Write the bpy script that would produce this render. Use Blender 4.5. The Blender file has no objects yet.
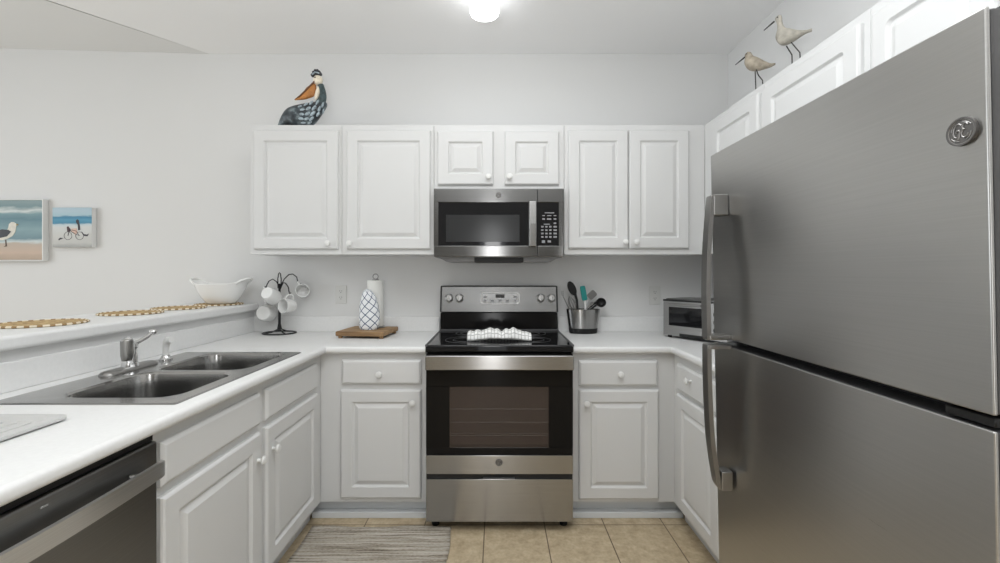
import bpy, bmesh, math, random
from mathutils import Vector, Matrix

random.seed(7)
S = bpy.context.scene
C = S.collection
PI = math.pi

# ------------------------------------------------------------------ camera
FPX, CX, CY, H = 435.0, 497.0, 272.0, 1.37
cam_data = bpy.data.cameras.new('camera')
cam_data.sensor_width = 36.0
cam_data.lens = FPX / 1000.0 * 36.0
cam_data.shift_x = (500.0 - CX) / 1000.0
cam_data.shift_y = (CY - 281.5) / 1000.0
cam_data.clip_start = 0.02
cam = bpy.data.objects.new('camera', cam_data)
C.objects.link(cam)
cam.location = (0, 0, H)
cam.rotation_euler = (PI / 2, 0, 0)
S.camera = cam

# ------------------------------------------------------------------ world, lights, exposure
world = bpy.data.worlds.new('world')
S.world = world
world.use_nodes = True
wn = world.node_tree.nodes
wn['Background'].inputs['Color'].default_value = (0.93, 0.97, 1.0, 1)
wn['Background'].inputs['Strength'].default_value = 0.86


def area_light(name, loc, rot, sx, sy, power, col=(1, 1, 1)):
    d = bpy.data.lights.new(name, 'AREA')
    d.shape = 'RECTANGLE'
    d.size, d.size_y = sx, sy
    d.energy = power
    d.color = col
    o = bpy.data.objects.new(name, d)
    C.objects.link(o)
    o.location = loc
    o.rotation_euler = rot
    return o


# daylight from the glazed side of the open living room behind, and from the dining side on the left
area_light('daylight_at_the_patio_door', (-0.08, -2.98, 1.25), (math.radians(90), 0, 0), 0.28, 2.0, 13)
area_light('daylight_from_dining_room', (-4.6, 0.6, 1.7), (math.radians(86), 0, math.radians(-90)), 2.2, 1.8, 24, (0.92, 0.965, 1.0))
# added fill lamp, broad soft top light overhead and out of the frame
area_light('overhead_fill', (0.05, 1.15, 2.845), (0, 0, 0), 1.2, 1.0, 15, (0.95, 0.98, 1.0))
# added fill lamp facing up, brightens the ceiling above the camera
area_light('uplight_fill', (-0.2, -0.1, 1.6), (math.radians(182), 0, 0), 0.5, 0.5, 34, (0.945, 0.975, 1.0))

vs = S.view_settings
vs.view_transform = 'Standard'
vs.look = 'None'
vs.exposure = 0.52
vs.gamma = 1.0
vs.use_curve_mapping = False


# ------------------------------------------------------------------ materials
def new_mat(name):
    m = bpy.data.materials.new(name)
    m.use_nodes = True
    nt = m.node_tree
    return m, nt, nt.nodes['Principled BSDF']


def lin(v):
    v = v / 255.0
    return v / 12.92 if v <= 0.04045 else ((v + 0.055) / 1.055) ** 2.4


def rgb(r, g, b):
    return (lin(r), lin(g), lin(b), 1)


def N(nt, typ, **kw):
    n = nt.nodes.new(typ)
    for k, v in kw.items():
        setattr(n, k, v)
    return n


def coords(nt, scale=(1, 1, 1), loc=(0, 0, 0), rot=(0, 0, 0), which='Object'):
    tc = N(nt, 'ShaderNodeTexCoord')
    mp = N(nt, 'ShaderNodeMapping')
    mp.inputs['Scale'].default_value = scale
    mp.inputs['Location'].default_value = loc
    mp.inputs['Rotation'].default_value = rot
    nt.links.new(tc.outputs[which], mp.inputs['Vector'])
    return mp.outputs['Vector']


def ramp(nt, fac, stops):
    r = N(nt, 'ShaderNodeValToRGB')
    els = r.color_ramp.elements
    while len(els) < len(stops):
        els.new(0.5)
    for e, (p, c) in zip(els, stops):
        e.position = p
        e.color = c
    nt.links.new(fac, r.inputs['Fac'])
    return r.outputs['Color']


def plain(name, col, rough=0.5, metal=0.0, spec=0.5, noise=0.0, nscale=30.0, bump=0.0, bscale=200.0, trans=0.0, coat=0.0):
    m, nt, p = new_mat(name)
    p.inputs['Base Color'].default_value = col
    p.inputs['Roughness'].default_value = rough
    p.inputs['Metallic'].default_value = metal
    p.inputs['Specular IOR Level'].default_value = spec
    p.inputs['Coat Weight'].default_value = coat
    if trans:
        p.inputs['Transmission Weight'].default_value = trans
    v = coords(nt)
    if noise > 0:
        n = N(nt, 'ShaderNodeTexNoise')
        n.inputs['Scale'].default_value = nscale
        n.inputs['Detail'].default_value = 4
        nt.links.new(v, n.inputs['Vector'])
        d = tuple(max(0, c * (1 - noise)) for c in col[:3]) + (1,)
        l = tuple(min(1, c * (1 + noise)) for c in col[:3]) + (1,)
        nt.links.new(ramp(nt, n.outputs['Fac'], [(0.3, d), (0.7, l)]), p.inputs['Base Color'])
    if bump > 0:
        n2 = N(nt, 'ShaderNodeTexNoise')
        n2.inputs['Scale'].default_value = bscale
        nt.links.new(v, n2.inputs['Vector'])
        b = N(nt, 'ShaderNodeBump')
        b.inputs['Strength'].default_value = bump
        b.inputs['Distance'].default_value = 0.002
        nt.links.new(n2.outputs['Fac'], b.inputs['Height'])
        nt.links.new(b.outputs['Normal'], p.inputs['Normal'])
    return m


def brushed(name, col, rough=0.3, axis='X', aniso=0.85, var=0.06, grain=(1, 0, 0)):
    """brushed stainless steel: grain runs along one axis of the object"""
    m, nt, p = new_mat(name)
    p.inputs['Metallic'].default_value = 1.0
    p.inputs['Anisotropic'].default_value = aniso
    sc = {'X': (3, 3, 420), 'Z': (420, 420, 3), 'Y': (3, 3, 420)}[axis]
    v = coords(nt, sc)
    n = N(nt, 'ShaderNodeTexNoise')
    n.inputs['Scale'].default_value = 1.0
    n.inputs['Detail'].default_value = 3
    nt.links.new(v, n.inputs['Vector'])
    d = tuple(c * (1 - var) for c in col[:3]) + (1,)
    l = tuple(min(1, c * (1 + var)) for c in col[:3]) + (1,)
    nt.links.new(ramp(nt, n.outputs['Fac'], [(0.3, d), (0.7, l)]), p.inputs['Base Color'])
    mr = N(nt, 'ShaderNodeMapRange')
    mr.inputs['To Min'].default_value = rough * 0.96
    mr.inputs['To Max'].default_value = rough * 1.04
    nt.links.new(n.outputs['Fac'], mr.inputs['Value'])
    nt.links.new(mr.outputs['Result'], p.inputs['Roughness'])
    t = N(nt, 'ShaderNodeCombineXYZ')
    for k in range(3):
        t.inputs[k].default_value = grain[k]
    nt.links.new(t.outputs[0], p.inputs['Tangent'])
    p.inputs['Anisotropic Rotation'].default_value = 0.25
    return m


M = {}
M['wall'] = plain('wall_paint', rgb(221, 221, 220), 0.85, bump=0.05, bscale=260)
M['wall_shade'] = plain('wall_paint_taupe', rgb(150, 147, 142), 0.85)
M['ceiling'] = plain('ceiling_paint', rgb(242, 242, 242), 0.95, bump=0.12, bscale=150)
M['ceiling_shaded'] = plain('ceiling_paint_shaded', rgb(226, 226, 225), 0.95, bump=0.12, bscale=150)  # ceiling colour darkened to stand in for weaker light beyond the crease
M['white'] = plain('cabinet_white', rgb(215, 215, 214), 0.42, spec=0.4, bump=0.02, bscale=60)
M['kick'] = plain('kick_white', rgb(214, 217, 219), 0.5)
M['counter'] = plain('laminate_white', rgb(228, 228, 227), 0.42, spec=0.45, noise=0.02, nscale=90)
M['steel'] = brushed('stainless', (0.36, 0.355, 0.345, 1), 0.30)
M['steel_oven'] = brushed('stainless_oven', (0.36, 0.357, 0.35, 1), 0.22)
M['steel_panel'] = brushed('stainless_panel', (0.19, 0.189, 0.186, 1), 0.18)
M['fridge'] = brushed('stainless_fridge', (0.475, 0.47, 0.458, 1), 0.28, aniso=0.5, var=0.03, grain=(0, 1, 0))
M['steel_dark'] = brushed('stainless_dark', (0.27, 0.27, 0.268, 1), 0.3, grain=(0, 1, 0))
M['steel_bar'] = brushed('stainless_bar', (0.78, 0.78, 0.775, 1), 0.34, grain=(0, 1, 0))
M['badge_metal'] = plain('badge_metal', (0.30, 0.29, 0.28, 1), 0.4, 0.9)
M['badge_face'] = plain('badge_face', (0.16, 0.155, 0.15, 1), 0.45, 0.8)
M['oven_black'] = plain('oven_black_glass', (0.008, 0.0075, 0.0075, 1), 0.10, 0, 0.14)
M['steel_handle'] = plain('handle_steel', (0.34, 0.335, 0.325, 1), 0.33, 1.0)
M['sink'] = brushed('sink_steel', (0.42, 0.417, 0.41, 1), 0.20, aniso=0.0)
M['chrome'] = plain('chrome', (0.72, 0.72, 0.72, 1), 0.08, 1.0)
M['black_glass'] = plain('black_glass', (0.010, 0.010, 0.011, 1), 0.05, 0, 0.4)
M['black'] = plain('black_plastic', (0.009, 0.009, 0.009, 1), 0.4, 0, 0.35)
M['black_matte'] = plain('black_matte', (0.009, 0.009, 0.009, 1), 0.45, 0, 0.3)
M['dark_grey'] = plain('dark_grey', (0.07, 0.07, 0.072, 1), 0.4)
M['mid_grey'] = plain('mid_grey', (0.25, 0.25, 0.25, 1), 0.4)
M['key_grey'] = plain('key_grey', (0.30, 0.30, 0.31, 1), 0.5)
M['white_gloss'] = plain('glazed_white', rgb(236, 236, 234), 0.15, 0, 0.5)
M['mug_inside'] = plain('glazed_white_mug', rgb(228, 228, 226), 0.18)
M['plastic_white'] = plain('plastic_white', rgb(226, 226, 224), 0.35)
M['tray'] = plain('tray_plastic', rgb(196, 196, 194), 0.4)
M['outlet'] = plain('outlet_white', rgb(214, 214, 211), 0.4)
M['slot'] = plain('slot_grey', rgb(120, 120, 118), 0.6)
M['iron'] = plain('black_iron', (0.015, 0.015, 0.016, 1), 0.4, 0.4)
M['paper'] = plain('paper_towel', rgb(226, 226, 222), 0.9, bump=0.4, bscale=120)
M['teal'] = plain('teal_silicone', rgb(22, 128, 124), 0.45)
M['mw_window'] = plain('microwave_window', (0.030, 0.031, 0.032, 1), 0.16, 0, 0.35)
M['display'] = plain('range_display', (0.30, 0.30, 0.30, 1), 0.12, 0.7)
M['cavity'] = plain('oven_cavity', rgb(92, 80, 74), 0.5)
M['fridge_edge'] = plain('fridge_edge_grey', (0.10, 0.10, 0.102, 1), 0.35, 0.3)
M['gasket'] = plain('gasket_black', (0.008, 0.008, 0.008, 1), 0.5)
M['sandpiper'] = plain('painted_driftwood', rgb(176, 171, 160), 0.75, noise=0.30, nscale=28, bump=0.3, bscale=80)
M['sandpiper2'] = plain('painted_driftwood_brown', rgb(166, 156, 140), 0.75, noise=0.32, nscale=34, bump=0.3, bscale=80)
M['wire'] = plain('wire_dark', (0.03, 0.028, 0.025, 1), 0.5)
M['cream'] = plain('pelican_cream', rgb(234, 224, 204), 0.5, noise=0.1, nscale=60)
M['beak'] = plain('pelican_beak', rgb(172, 114, 58), 0.5, noise=0.3, nscale=30)
M['pelican_neck'] = plain('pelican_neck', rgb(62, 78, 80), 0.5, noise=0.5, nscale=50)
M['feather'] = plain('pelican_feather', rgb(158, 172, 180), 0.5, noise=0.45, nscale=70)
M['crest'] = plain('pelican_crest', rgb(60, 62, 66), 0.5, noise=0.5, nscale=90)


def mat_pelican_body():
    m, nt, p = new_mat('pelican_glaze')
    v = coords(nt)
    n = N(nt, 'ShaderNodeTexNoise')
    n.inputs['Scale'].default_value = 22
    n.inputs['Detail'].default_value = 5
    nt.links.new(v, n.inputs['Vector'])
    nt.links.new(ramp(nt, n.outputs['Fac'], [(0.35, rgb(34, 36, 40)), (0.55, rgb(66, 76, 82)), (0.75, rgb(150, 162, 164))]), p.inputs['Base Color'])
    p.inputs['Roughness'].default_value = 0.4
    return m


M['pelican'] = mat_pelican_body()


def mat_floor():
    m, nt, p = new_mat('floor_tile')
    v = coords(nt, loc=(0.067 + 0.324 * 40, -2.357 + 0.324 * 40, 0))
    b = N(nt, 'ShaderNodeTexBrick')
    b.offset = 0.0
    b.squash = 1.0
    b.inputs['Scale'].default_value = 1.0
    b.inputs['Brick Width'].default_value = 0.324
    b.inputs['Row Height'].default_value = 0.324
    b.inputs['Mortar Size'].default_value = 0.0032
    b.inputs['Mortar Smooth'].default_value = 0.2
    b.inputs['Color1'].default_value = (0.0, 0.0, 0.0, 1)
    b.inputs['Color2'].default_value = (1, 1, 1, 1)
    nt.links.new(v, b.inputs['Vector'])
    n = N(nt, 'ShaderNodeTexNoise')
    n.inputs['Scale'].default_value = 16
    n.inputs['Detail'].default_value = 8
    n.inputs['Roughness'].default_value = 0.65
    nt.links.new(v, n.inputs['Vector'])
    base = ramp(nt, n.outputs['Fac'], [(0.3, rgb(172, 152, 122)), (0.52, rgb(196, 178, 148)), (0.72, rgb(214, 199, 170))])
    n2 = N(nt, 'ShaderNodeTexNoise')
    n2.inputs['Scale'].default_value = 60
    n2.inputs['Detail'].default_value = 4
    nt.links.new(v, n2.inputs['Vector'])
    mx0 = N(nt, 'ShaderNodeMixRGB', blend_type='MULTIPLY')
    mx0.inputs['Fac'].default_value = 0.35
    nt.links.new(base, mx0.inputs['Color1'])
    nt.links.new(ramp(nt, n2.outputs['Fac'], [(0.3, (0.6, 0.58, 0.55, 1)), (0.6, (1, 1, 1, 1))]), mx0.inputs['Color2'])
    mx = N(nt, 'ShaderNodeMixRGB')
    nt.links.new(b.outputs['Fac'], mx.inputs['Fac'])
    nt.links.new(mx0.outputs['Color'], mx.inputs['Color1'])
    mx.inputs['Color2'].default_value = rgb(112, 96, 76)
    nt.links.new(mx.outputs['Color'], p.inputs['Base Color'])
    p.inputs['Roughness'].default_value = 0.45
    bp = N(nt, 'ShaderNodeBump', invert=True)
    bp.inputs['Strength'].default_value = 0.4
    bp.inputs['Distance'].default_value = 0.002
    nt.links.new(b.outputs['Fac'], bp.inputs['Height'])
    nt.links.new(bp.outputs['Normal'], p.inputs['Normal'])
    return m


M['floor'] = mat_floor()


def mat_rug():
    m, nt, p = new_mat('woven_rug')
    v = coords(nt, (2.2, 75, 1))
    n = N(nt, 'ShaderNodeTexNoise')
    n.inputs['Scale'].default_value = 1.0
    n.inputs['Detail'].default_value = 4
    n.inputs['Roughness'].default_value = 0.7
    nt.links.new(v, n.inputs['Vector'])
    v2 = coords(nt, (60, 150, 1))
    n2 = N(nt, 'ShaderNodeTexNoise')
    n2.inputs['Scale'].default_value = 1.0
    nt.links.new(v2, n2.inputs['Vector'])
    a = N(nt, 'ShaderNodeMath', operation='MULTIPLY_ADD')
    nt.links.new(n2.outputs['Fac'], a.inputs[0])
    a.inputs[1].default_value = 0.25
    nt.links.new(n.outputs['Fac'], a.inputs[2])
    nt.links.new(ramp(nt, a.outputs[0], [(0.44, rgb(84, 74, 62)), (0.54, rgb(140, 130, 116)), (0.64, rgb(176, 168, 155)), (0.80, rgb(206, 200, 190))]), p.inputs['Base Color'])
    p.inputs['Roughness'].default_value = 0.95
    bp = N(nt, 'ShaderNodeBump')
    bp.inputs['Strength'].default_value = 0.6
    bp.inputs['Distance'].default_value = 0.004
    nt.links.new(a.outputs[0], bp.inputs['Height'])
    nt.links.new(bp.outputs['Normal'], p.inputs['Normal'])
    return m


M['rug'] = mat_rug()


def mat_wood():
    m, nt, p = new_mat('board_wood')
    v = coords(nt, (3, 40, 40))
    n = N(nt, 'ShaderNodeTexNoise')
    n.inputs['Scale'].default_value = 1.0
    n.inputs['Detail'].default_value = 5
    nt.links.new(v, n.inputs['Vector'])
    nt.links.new(ramp(nt, n.outputs['Fac'], [(0.3, rgb(116, 88, 58)), (0.55, rgb(160, 128, 90)), (0.75, rgb(184, 152, 112))]), p.inputs['Base Color'])
    p.inputs['Roughness'].default_value = 0.6
    return m


M['wood'] = mat_wood()


def mat_plaid(name, base, line, freq, width, rot, second=None):
    """cloth with crossing woven lines"""
    m, nt, p = new_mat(name)
    v = coords(nt, (1, 1, 1), rot=rot, which='UV')
    sp = N(nt, 'ShaderNodeSeparateXYZ')
    nt.links.new(v, sp.inputs[0])
    outs = []
    for k, ax in enumerate('XY'):
        mu = N(nt, 'ShaderNodeMath', operation='MULTIPLY')
        mu.inputs[1].default_value = freq[k]
        nt.links.new(sp.outputs[ax], mu.inputs[0])
        fr = N(nt, 'ShaderNodeMath', operation='FRACT')
        nt.links.new(mu.outputs[0], fr.inputs[0])
        lt = N(nt, 'ShaderNodeMath', operation='LESS_THAN')
        lt.inputs[1].default_value = width
        nt.links.new(fr.outputs[0], lt.inputs[0])
        outs.append(lt.outputs[0])
    mxx = N(nt, 'ShaderNodeMath', operation='MAXIMUM')
    nt.links.new(outs[0], mxx.inputs[0])
    nt.links.new(outs[1], mxx.inputs[1])
    mx = N(nt, 'ShaderNodeMixRGB')
    mx.inputs['Color1'].default_value = base
    mx.inputs['Color2'].default_value = line
    nt.links.new(mxx.outputs[0], mx.inputs['Fac'])
    nt.links.new(mx.outputs['Color'], p.inputs['Base Color'])
    p.inputs['Roughness'].default_value = 0.9
    n2 = N(nt, 'ShaderNodeTexNoise')
    n2.inputs['Scale'].default_value = 90
    nt.links.new(coords(nt), n2.inputs['Vector'])
    b = N(nt, 'ShaderNodeBump')
    b.inputs['Strength'].default_value = 0.3
    b.inputs['Distance'].default_value = 0.003
    nt.links.new(n2.outputs['Fac'], b.inputs['Height'])
    nt.links.new(b.outputs['Normal'], p.inputs['Normal'])
    return m


M['navy_plaid'] = mat_plaid('navy_line_cloth', rgb(226, 228, 230), rgb(74, 90, 116), (9, 9), 0.13, (0, 0, math.radians(42)))
M['grey_check'] = mat_plaid('grey_check_cloth', rgb(234, 234, 232), rgb(176, 176, 174), (19, 6), 0.2, (0, 0, 0))


def mat_mat_edge():
    """woven seagrass centre"""
    m, nt, p = new_mat('seagrass')
    v = coords(nt, (1, 1, 1))
    n = N(nt, 'ShaderNodeTexNoise')
    n.inputs['Scale'].default_value = 70
    n.inputs['Detail'].default_value = 3
    nt.links.new(v, n.inputs['Vector'])
    nt.links.new(ramp(nt, n.outputs['Fac'], [(0.3, rgb(132, 106, 66)), (0.5, rgb(182, 152, 104)), (0.7, rgb(206, 182, 138))]), p.inputs['Base Color'])
    p.inputs['Roughness'].default_value = 0.9
    b = N(nt, 'ShaderNodeBump')
    b.inputs['Strength'].default_value = 0.7
    b.inputs['Distance'].default_value = 0.003
    nt.links.new(n.outputs['Fac'], b.inputs['Height'])
    nt.links.new(b.outputs['Normal'], p.inputs['Normal'])
    return m


def mat_binding():
    """rope binding, cream and brown stitches in turn round the mat"""
    m, nt, p = new_mat('mat_binding')
    sp = N(nt, 'ShaderNodeSeparateXYZ')
    nt.links.new(coords(nt), sp.inputs[0])
    at = N(nt, 'ShaderNodeMath', operation='ARCTAN2')
    nt.links.new(sp.outputs['Y'], at.inputs[0])
    nt.links.new(sp.outputs['X'], at.inputs[1])
    mu = N(nt, 'ShaderNodeMath', operation='MULTIPLY')
    nt.links.new(at.outputs[0], mu.inputs[0])
    mu.inputs[1].default_value = 26 / (2 * PI)
    fr = N(nt, 'ShaderNodeMath', operation='FRACT')
    nt.links.new(mu.outputs[0], fr.inputs[0])
    nt.links.new(ramp(nt, fr.outputs[0], [(0.50, rgb(232, 222, 200)), (0.56, rgb(150, 122, 84)), (0.94, rgb(150, 122, 84)), (1.0, rgb(232, 222, 200))]), p.inputs['Base Color'])
    p.inputs['Roughness'].default_value = 0.9
    return m


M['seagrass'] = mat_mat_edge()
M['mat_white'] = plain('mat_binding_cream', rgb(228, 218, 196), 0.9, bump=0.3)
M['mat_edge'] = mat_binding()


def mat_sea(name, stops, nscale, zlo, zhi, wob=0.05):
    """painted seascape: horizontal bands, broken up by brush noise"""
    m, nt, p = new_mat(name)
    tc = coords(nt)
    sp = N(nt, 'ShaderNodeSeparateXYZ')
    nt.links.new(tc, sp.inputs[0])
    mr = N(nt, 'ShaderNodeMapRange')
    mr.inputs['From Min'].default_value = zlo
    mr.inputs['From Max'].default_value = zhi
    nt.links.new(sp.outputs['Z'], mr.inputs['Value'])
    n = N(nt, 'ShaderNodeTexNoise')
    n.inputs['Scale'].default_value = 1.0
    n.inputs['Detail'].default_value = 6
    nt.links.new(coords(nt, (nscale, nscale, nscale * 4)), n.inputs['Vector'])
    a = N(nt, 'ShaderNodeMath', operation='MULTIPLY_ADD')
    nt.links.new(n.outputs['Fac'], a.inputs[0])
    a.inputs[1].default_value = wob * 2
    nt.links.new(mr.outputs['Result'], a.inputs[2])
    s = N(nt, 'ShaderNodeMath', operation='SUBTRACT')
    s.inputs[1].default_value = wob
    nt.links.new(a.outputs[0], s.inputs[0])
    nt.links.new(ramp(nt, s.outputs[0], stops), p.inputs['Base Color'])
    p.inputs['Roughness'].default_value = 0.6
    return m


def mat_lamp():
    m, nt, p = new_mat('lamp_glass_lit')
    p.inputs['Base Color'].default_value = (0.9, 0.9, 0.9, 1)
    p.inputs['Emission Color'].default_value = (0.96, 0.98, 1.0, 1)
    p.inputs['Emission Strength'].default_value = 4.5
    return m


M['lamp'] = mat_lamp()


def mat_oven_glass():
    m, nt, p = new_mat('oven_window_glass')
    p.inputs['Base Color'].default_value = rgb(84, 73, 67)
    p.inputs['Roughness'].default_value = 0.12
    p.inputs['Alpha'].default_value = 0.5
    p.inputs['Specular IOR Level'].default_value = 0.3
    return m


M['oven_glass'] = mat_oven_glass()


# ------------------------------------------------------------------ mesh builder
class B:
    """collects shapes (world or local coordinates) and links them as one mesh object"""

    def __init__(self):
        self.bm = bmesh.new()
        self.uv = self.bm.loops.layers.uv.new('UVMap')

    def merge(self, bm):
        me = bpy.data.meshes.new('tmp')
        bm.to_mesh(me)
        bm.free()
        self.bm.from_mesh(me)
        bpy.data.meshes.remove(me)

    def box(self, x0, x1, y0, y1, z0, z1, bev=0.0, seg=2, only=None):
        bm = bmesh.new()
        bmesh.ops.create_cube(bm, size=1.0)
        for v in bm.verts:
            v.co = Vector(((x0 + x1) / 2 + v.co.x * (x1 - x0), (y0 + y1) / 2 + v.co.y * (y1 - y0), (z0 + z1) / 2 + v.co.z * (z1 - z0)))
        if bev > 0:
            es = [e for e in bm.edges if only is None or only((e.verts[0].co + e.verts[1].co) / 2)]
            bmesh.ops.bevel(bm, geom=es, offset=bev, segments=seg, affect='EDGES', profile=0.5)
        self.merge(bm)
        return self

    def loops(self, rings, cap0=True, cap1=True, closed=True):
        bm = self.bm
        vs = [[bm.verts.new(p) for p in r] for r in rings]
        n = len(rings[0])
        for a, b in zip(vs, vs[1:]):
            for i in range(n if closed else n - 1):
                j = (i + 1) % n
                bm.faces.new((a[i], a[j], b[j], b[i]))
        if cap0:
            bm.faces.new(list(reversed(vs[0])))
        if cap1:
            bm.faces.new(vs[-1])
        return self

    def prism(self, poly, axis, a0, a1, bev=0.0):
        """poly in the two other axes, extruded along axis"""
        def mk(p, a):
            return {'X': (a, p[0], p[1]), 'Y': (p[0], a, p[1]), 'Z': (p[0], p[1], a)}[axis]
        bm = bmesh.new()
        va = [bm.verts.new(mk(p, a0)) for p in poly]
        vb = [bm.verts.new(mk(p, a1)) for p in poly]
        n = len(poly)
        for i in range(n):
            j = (i + 1) % n
            bm.faces.new((va[i], va[j], vb[j], vb[i]))
        bm.faces.new(list(reversed(va)))
        bm.faces.new(vb)
        if bev > 0:
            bmesh.ops.bevel(bm, geom=list(bm.edges), offset=bev, segments=2, affect='EDGES', profile=0.5)
        self.merge(bm)
        return self

    def lathe(self, prof, c=(0, 0, 0), seg=32, axis='Z', sx=1.0, sy=1.0, mat=None, cap0=True, cap1=True):
        rings = []
        for r, h in prof:
            ring = []
            for i in range(seg):
                a = 2 * PI * i / seg
                x, y = r * math.cos(a) * sx, r * math.sin(a) * sy
                if axis == 'Z':
                    p = Vector((x, y, h))
                elif axis == 'Y':
                    p = Vector((x, h, y))
                else:
                    p = Vector((h, x, y))
                if mat is not None:
                    p = mat @ p
                ring.append(p + Vector(c))
            rings.append(ring)
        self.loops(rings, cap0, cap1)
        return self

    def tube(self, pts, r, seg=8, closed=False, flat=None):
        """round (or flattened) tube along points; r may be a list"""
        pts = [Vector(p) for p in pts]
        n = len(pts)
        rr = r if isinstance(r, (list, tuple)) else [r] * n
        rings = []
        prev = None
        for i, p in enumerate(pts):
            if closed:
                t = pts[(i + 1) % n] - pts[i - 1]
            else:
                t = pts[min(i + 1, n - 1)] - pts[max(i - 1, 0)]
            t.normalize()
            if prev is None:
                up = Vector((0, 0, 1)) if abs(t.z) < 0.9 else Vector((1, 0, 0))
                u = t.cross(up).normalized()
            else:
                u = (prev - t * prev.dot(t)).normalized()
            prev = u
            w = t.cross(u)
            f = flat or 1.0
            rings.append([p + (u * math.cos(2 * PI * k / seg) + w * math.sin(2 * PI * k / seg) * f) * rr[i] for k in range(seg)])
        if closed:
            rings.append([rings[0][k] for k in range(seg)])
            self.loops(rings, False, False)
        else:
            self.loops(rings)
        return self

    def grid(self, nu, nv, f, thick=0.0, uvf=None):
        """sheet from f(u,v) with UVs"""
        bm = self.bm
        vs = [[bm.verts.new(f(i / nu, j / nv)) for j in range(nv + 1)] for i in range(nu + 1)]
        for i in range(nu):
            for j in range(nv):
                fc = bm.faces.new((vs[i][j], vs[i + 1][j], vs[i + 1][j + 1], vs[i][j + 1]))
                for lp, (a, b) in zip(fc.loops, ((i, j), (i + 1, j), (i + 1, j + 1), (i, j + 1))):
                    uv = (a / nu, b / nv)
                    lp[self.uv].uv = uvf(*uv) if uvf else uv
        return self

    def ellipsoid(self, c, rx, ry, rz, seg=16, rings=10, rot=None):
        rr = []
        for i in range(1, rings):
            th = PI * i / rings
            ring = []
            for k in range(seg):
                a = 2 * PI * k / seg
                p = Vector((rx * math.sin(th) * math.cos(a), ry * math.sin(th) * math.sin(a), -rz * math.cos(th)))
                if rot is not None:
                    p = rot @ p
                ring.append(p + Vector(c))
            rr.append(ring)
        self.loops(rr)
        return self

    def shift(self, v):
        bmesh.ops.translate(self.bm, verts=self.bm.verts[:], vec=Vector(v))
        return self

    def build(self, name, m, parent=None, weld=True, angle=0.7, solid=0.0, subsurf=0):
        bm = self.bm
        if parent is not None and parent.get('_w'):
            top = parent
            bmesh.ops.translate(bm, verts=bm.verts[:], vec=-Vector(parent['_w']))
        if weld:
            bmesh.ops.remove_doubles(bm, verts=bm.verts[:], dist=1e-5)
        bmesh.ops.recalc_face_normals(bm, faces=bm.faces[:])
        me = bpy.data.meshes.new(name)
        bm.to_mesh(me)
        bm.free()
        me.polygons.foreach_set('use_smooth', [True] * len(me.polygons))
        me.set_sharp_from_angle(angle=angle)
        for mm in (m if isinstance(m, (list, tuple)) else [m]):
            me.materials.append(mm)
        o = bpy.data.objects.new(name, me)
        C.objects.link(o)
        if parent is not None:
            o.parent = parent
            if parent.get('_w'):
                o['_w'] = list(parent['_w'])
        if not solid:
            wm = o.modifiers.new('flat_faces', 'WEIGHTED_NORMAL')
            wm.mode = 'FACE_AREA'
            wm.weight = 100
            wm.keep_sharp = True
        if solid:
            md = o.modifiers.new('thickness', 'SOLIDIFY')
            md.thickness = solid
            md.offset = 0
        if subsurf:
            md = o.modifiers.new('smooth', 'SUBSURF')
            md.levels = md.render_levels = subsurf
        return o


def tag(o, label, cat, group=None):
    o['label'] = label
    o['category'] = cat
    if group:
        o['group'] = group
    return o


def thing(name, label, cat, loc=(0, 0, 0), rz=0.0, group=None, world_coords=False):
    """an Empty at the base of a thing; with world_coords its parts are drawn in room coordinates"""
    o = bpy.data.objects.new(name, None)
    o.empty_display_size = 0.05
    C.objects.link(o)
    o.location = loc
    o.rotation_euler = (0, 0, rz)
    tag(o, label, cat, group)
    if world_coords:
        o['_w'] = list(loc)
    return o


def struct(name, b, m):
    o = b.build(name, m)
    o['kind'] = 'structure'
    return o


def rrect(x0, x1, z0, z1, y, r, n=4):
    r = max(r, 1e-4)
    pts = []
    for cx, cz, a0 in ((x1 - r, z1 - r, 0), (x0 + r, z1 - r, 90), (x0 + r, z0 + r, 180), (x1 - r, z0 + r, 270)):
        for k in range(n + 1):
            a = math.radians(a0 + 90 * k / n)
            pts.append((cx + r * math.cos(a), y, cz + r * math.sin(a)))
    return pts


# ------------------------------------------------------------------ room shell
WALL_Y, WALL_X, CEIL = 2.979, 1.582, 2.863
b = B()
b.box(-6.0, WALL_X + 0.1, -3.0, WALL_Y + 0.1, -0.1, 0.0)
struct('floor', b, M['floor'])
b = B()
b.box(-6.0, WALL_X + 0.1, WALL_Y, WALL_Y + 0.1, 0.0, 3.05)
struct('wall_back', b, M['wall'])
b = B()
b.box(WALL_X, WALL_X + 0.1, -3.0, WALL_Y, 0.0, 3.05)
struct('wall_right', b, M['wall'])
# wall of the living room behind the camera, with a glazed door opening
b = B()
b.box(-6.0, -0.33, -3.1, -3.0, 0.0, 3.05)
b.box(0.17, WALL_X + 0.1, -3.1, -3.0, 0.0, 3.05)
b.box(-0.33, 0.17, -3.1, -3.0, 2.28, 3.05)
struct('wall_rear', b, M['wall_shade'])
# ceiling: flat over the kitchen, a faint tilt beyond the diagonal crease on the left
P1 = Vector((-1.966, WALL_Y, CEIL))
P2 = Vector((-2.481, 2.3876, CEIL))
dv = (P2 - P1)
K = 8.0
P3 = P1 + dv * K
b = B()
bm = b.bm
v0 = [P1, P3, Vector((WALL_X, P3.y, CEIL)), Vector((WALL_X, WALL_Y, CEIL))]
top = [Vector((p.x, p.y, 3.05)) for p in v0]
b.loops([v0, top])
struct('ceiling', b, M['ceiling'])
# plane through P1, P2 and a point on the back wall
P4 = Vector((-3.404, WALL_Y, 2.901))
nrm = (P2 - P1).cross(P4 - P1).normalized()


def zplane(x, y):
    return P1.z - (nrm.x * (x - P1.x) + nrm.y * (y - P1.y)) / nrm.z


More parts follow.
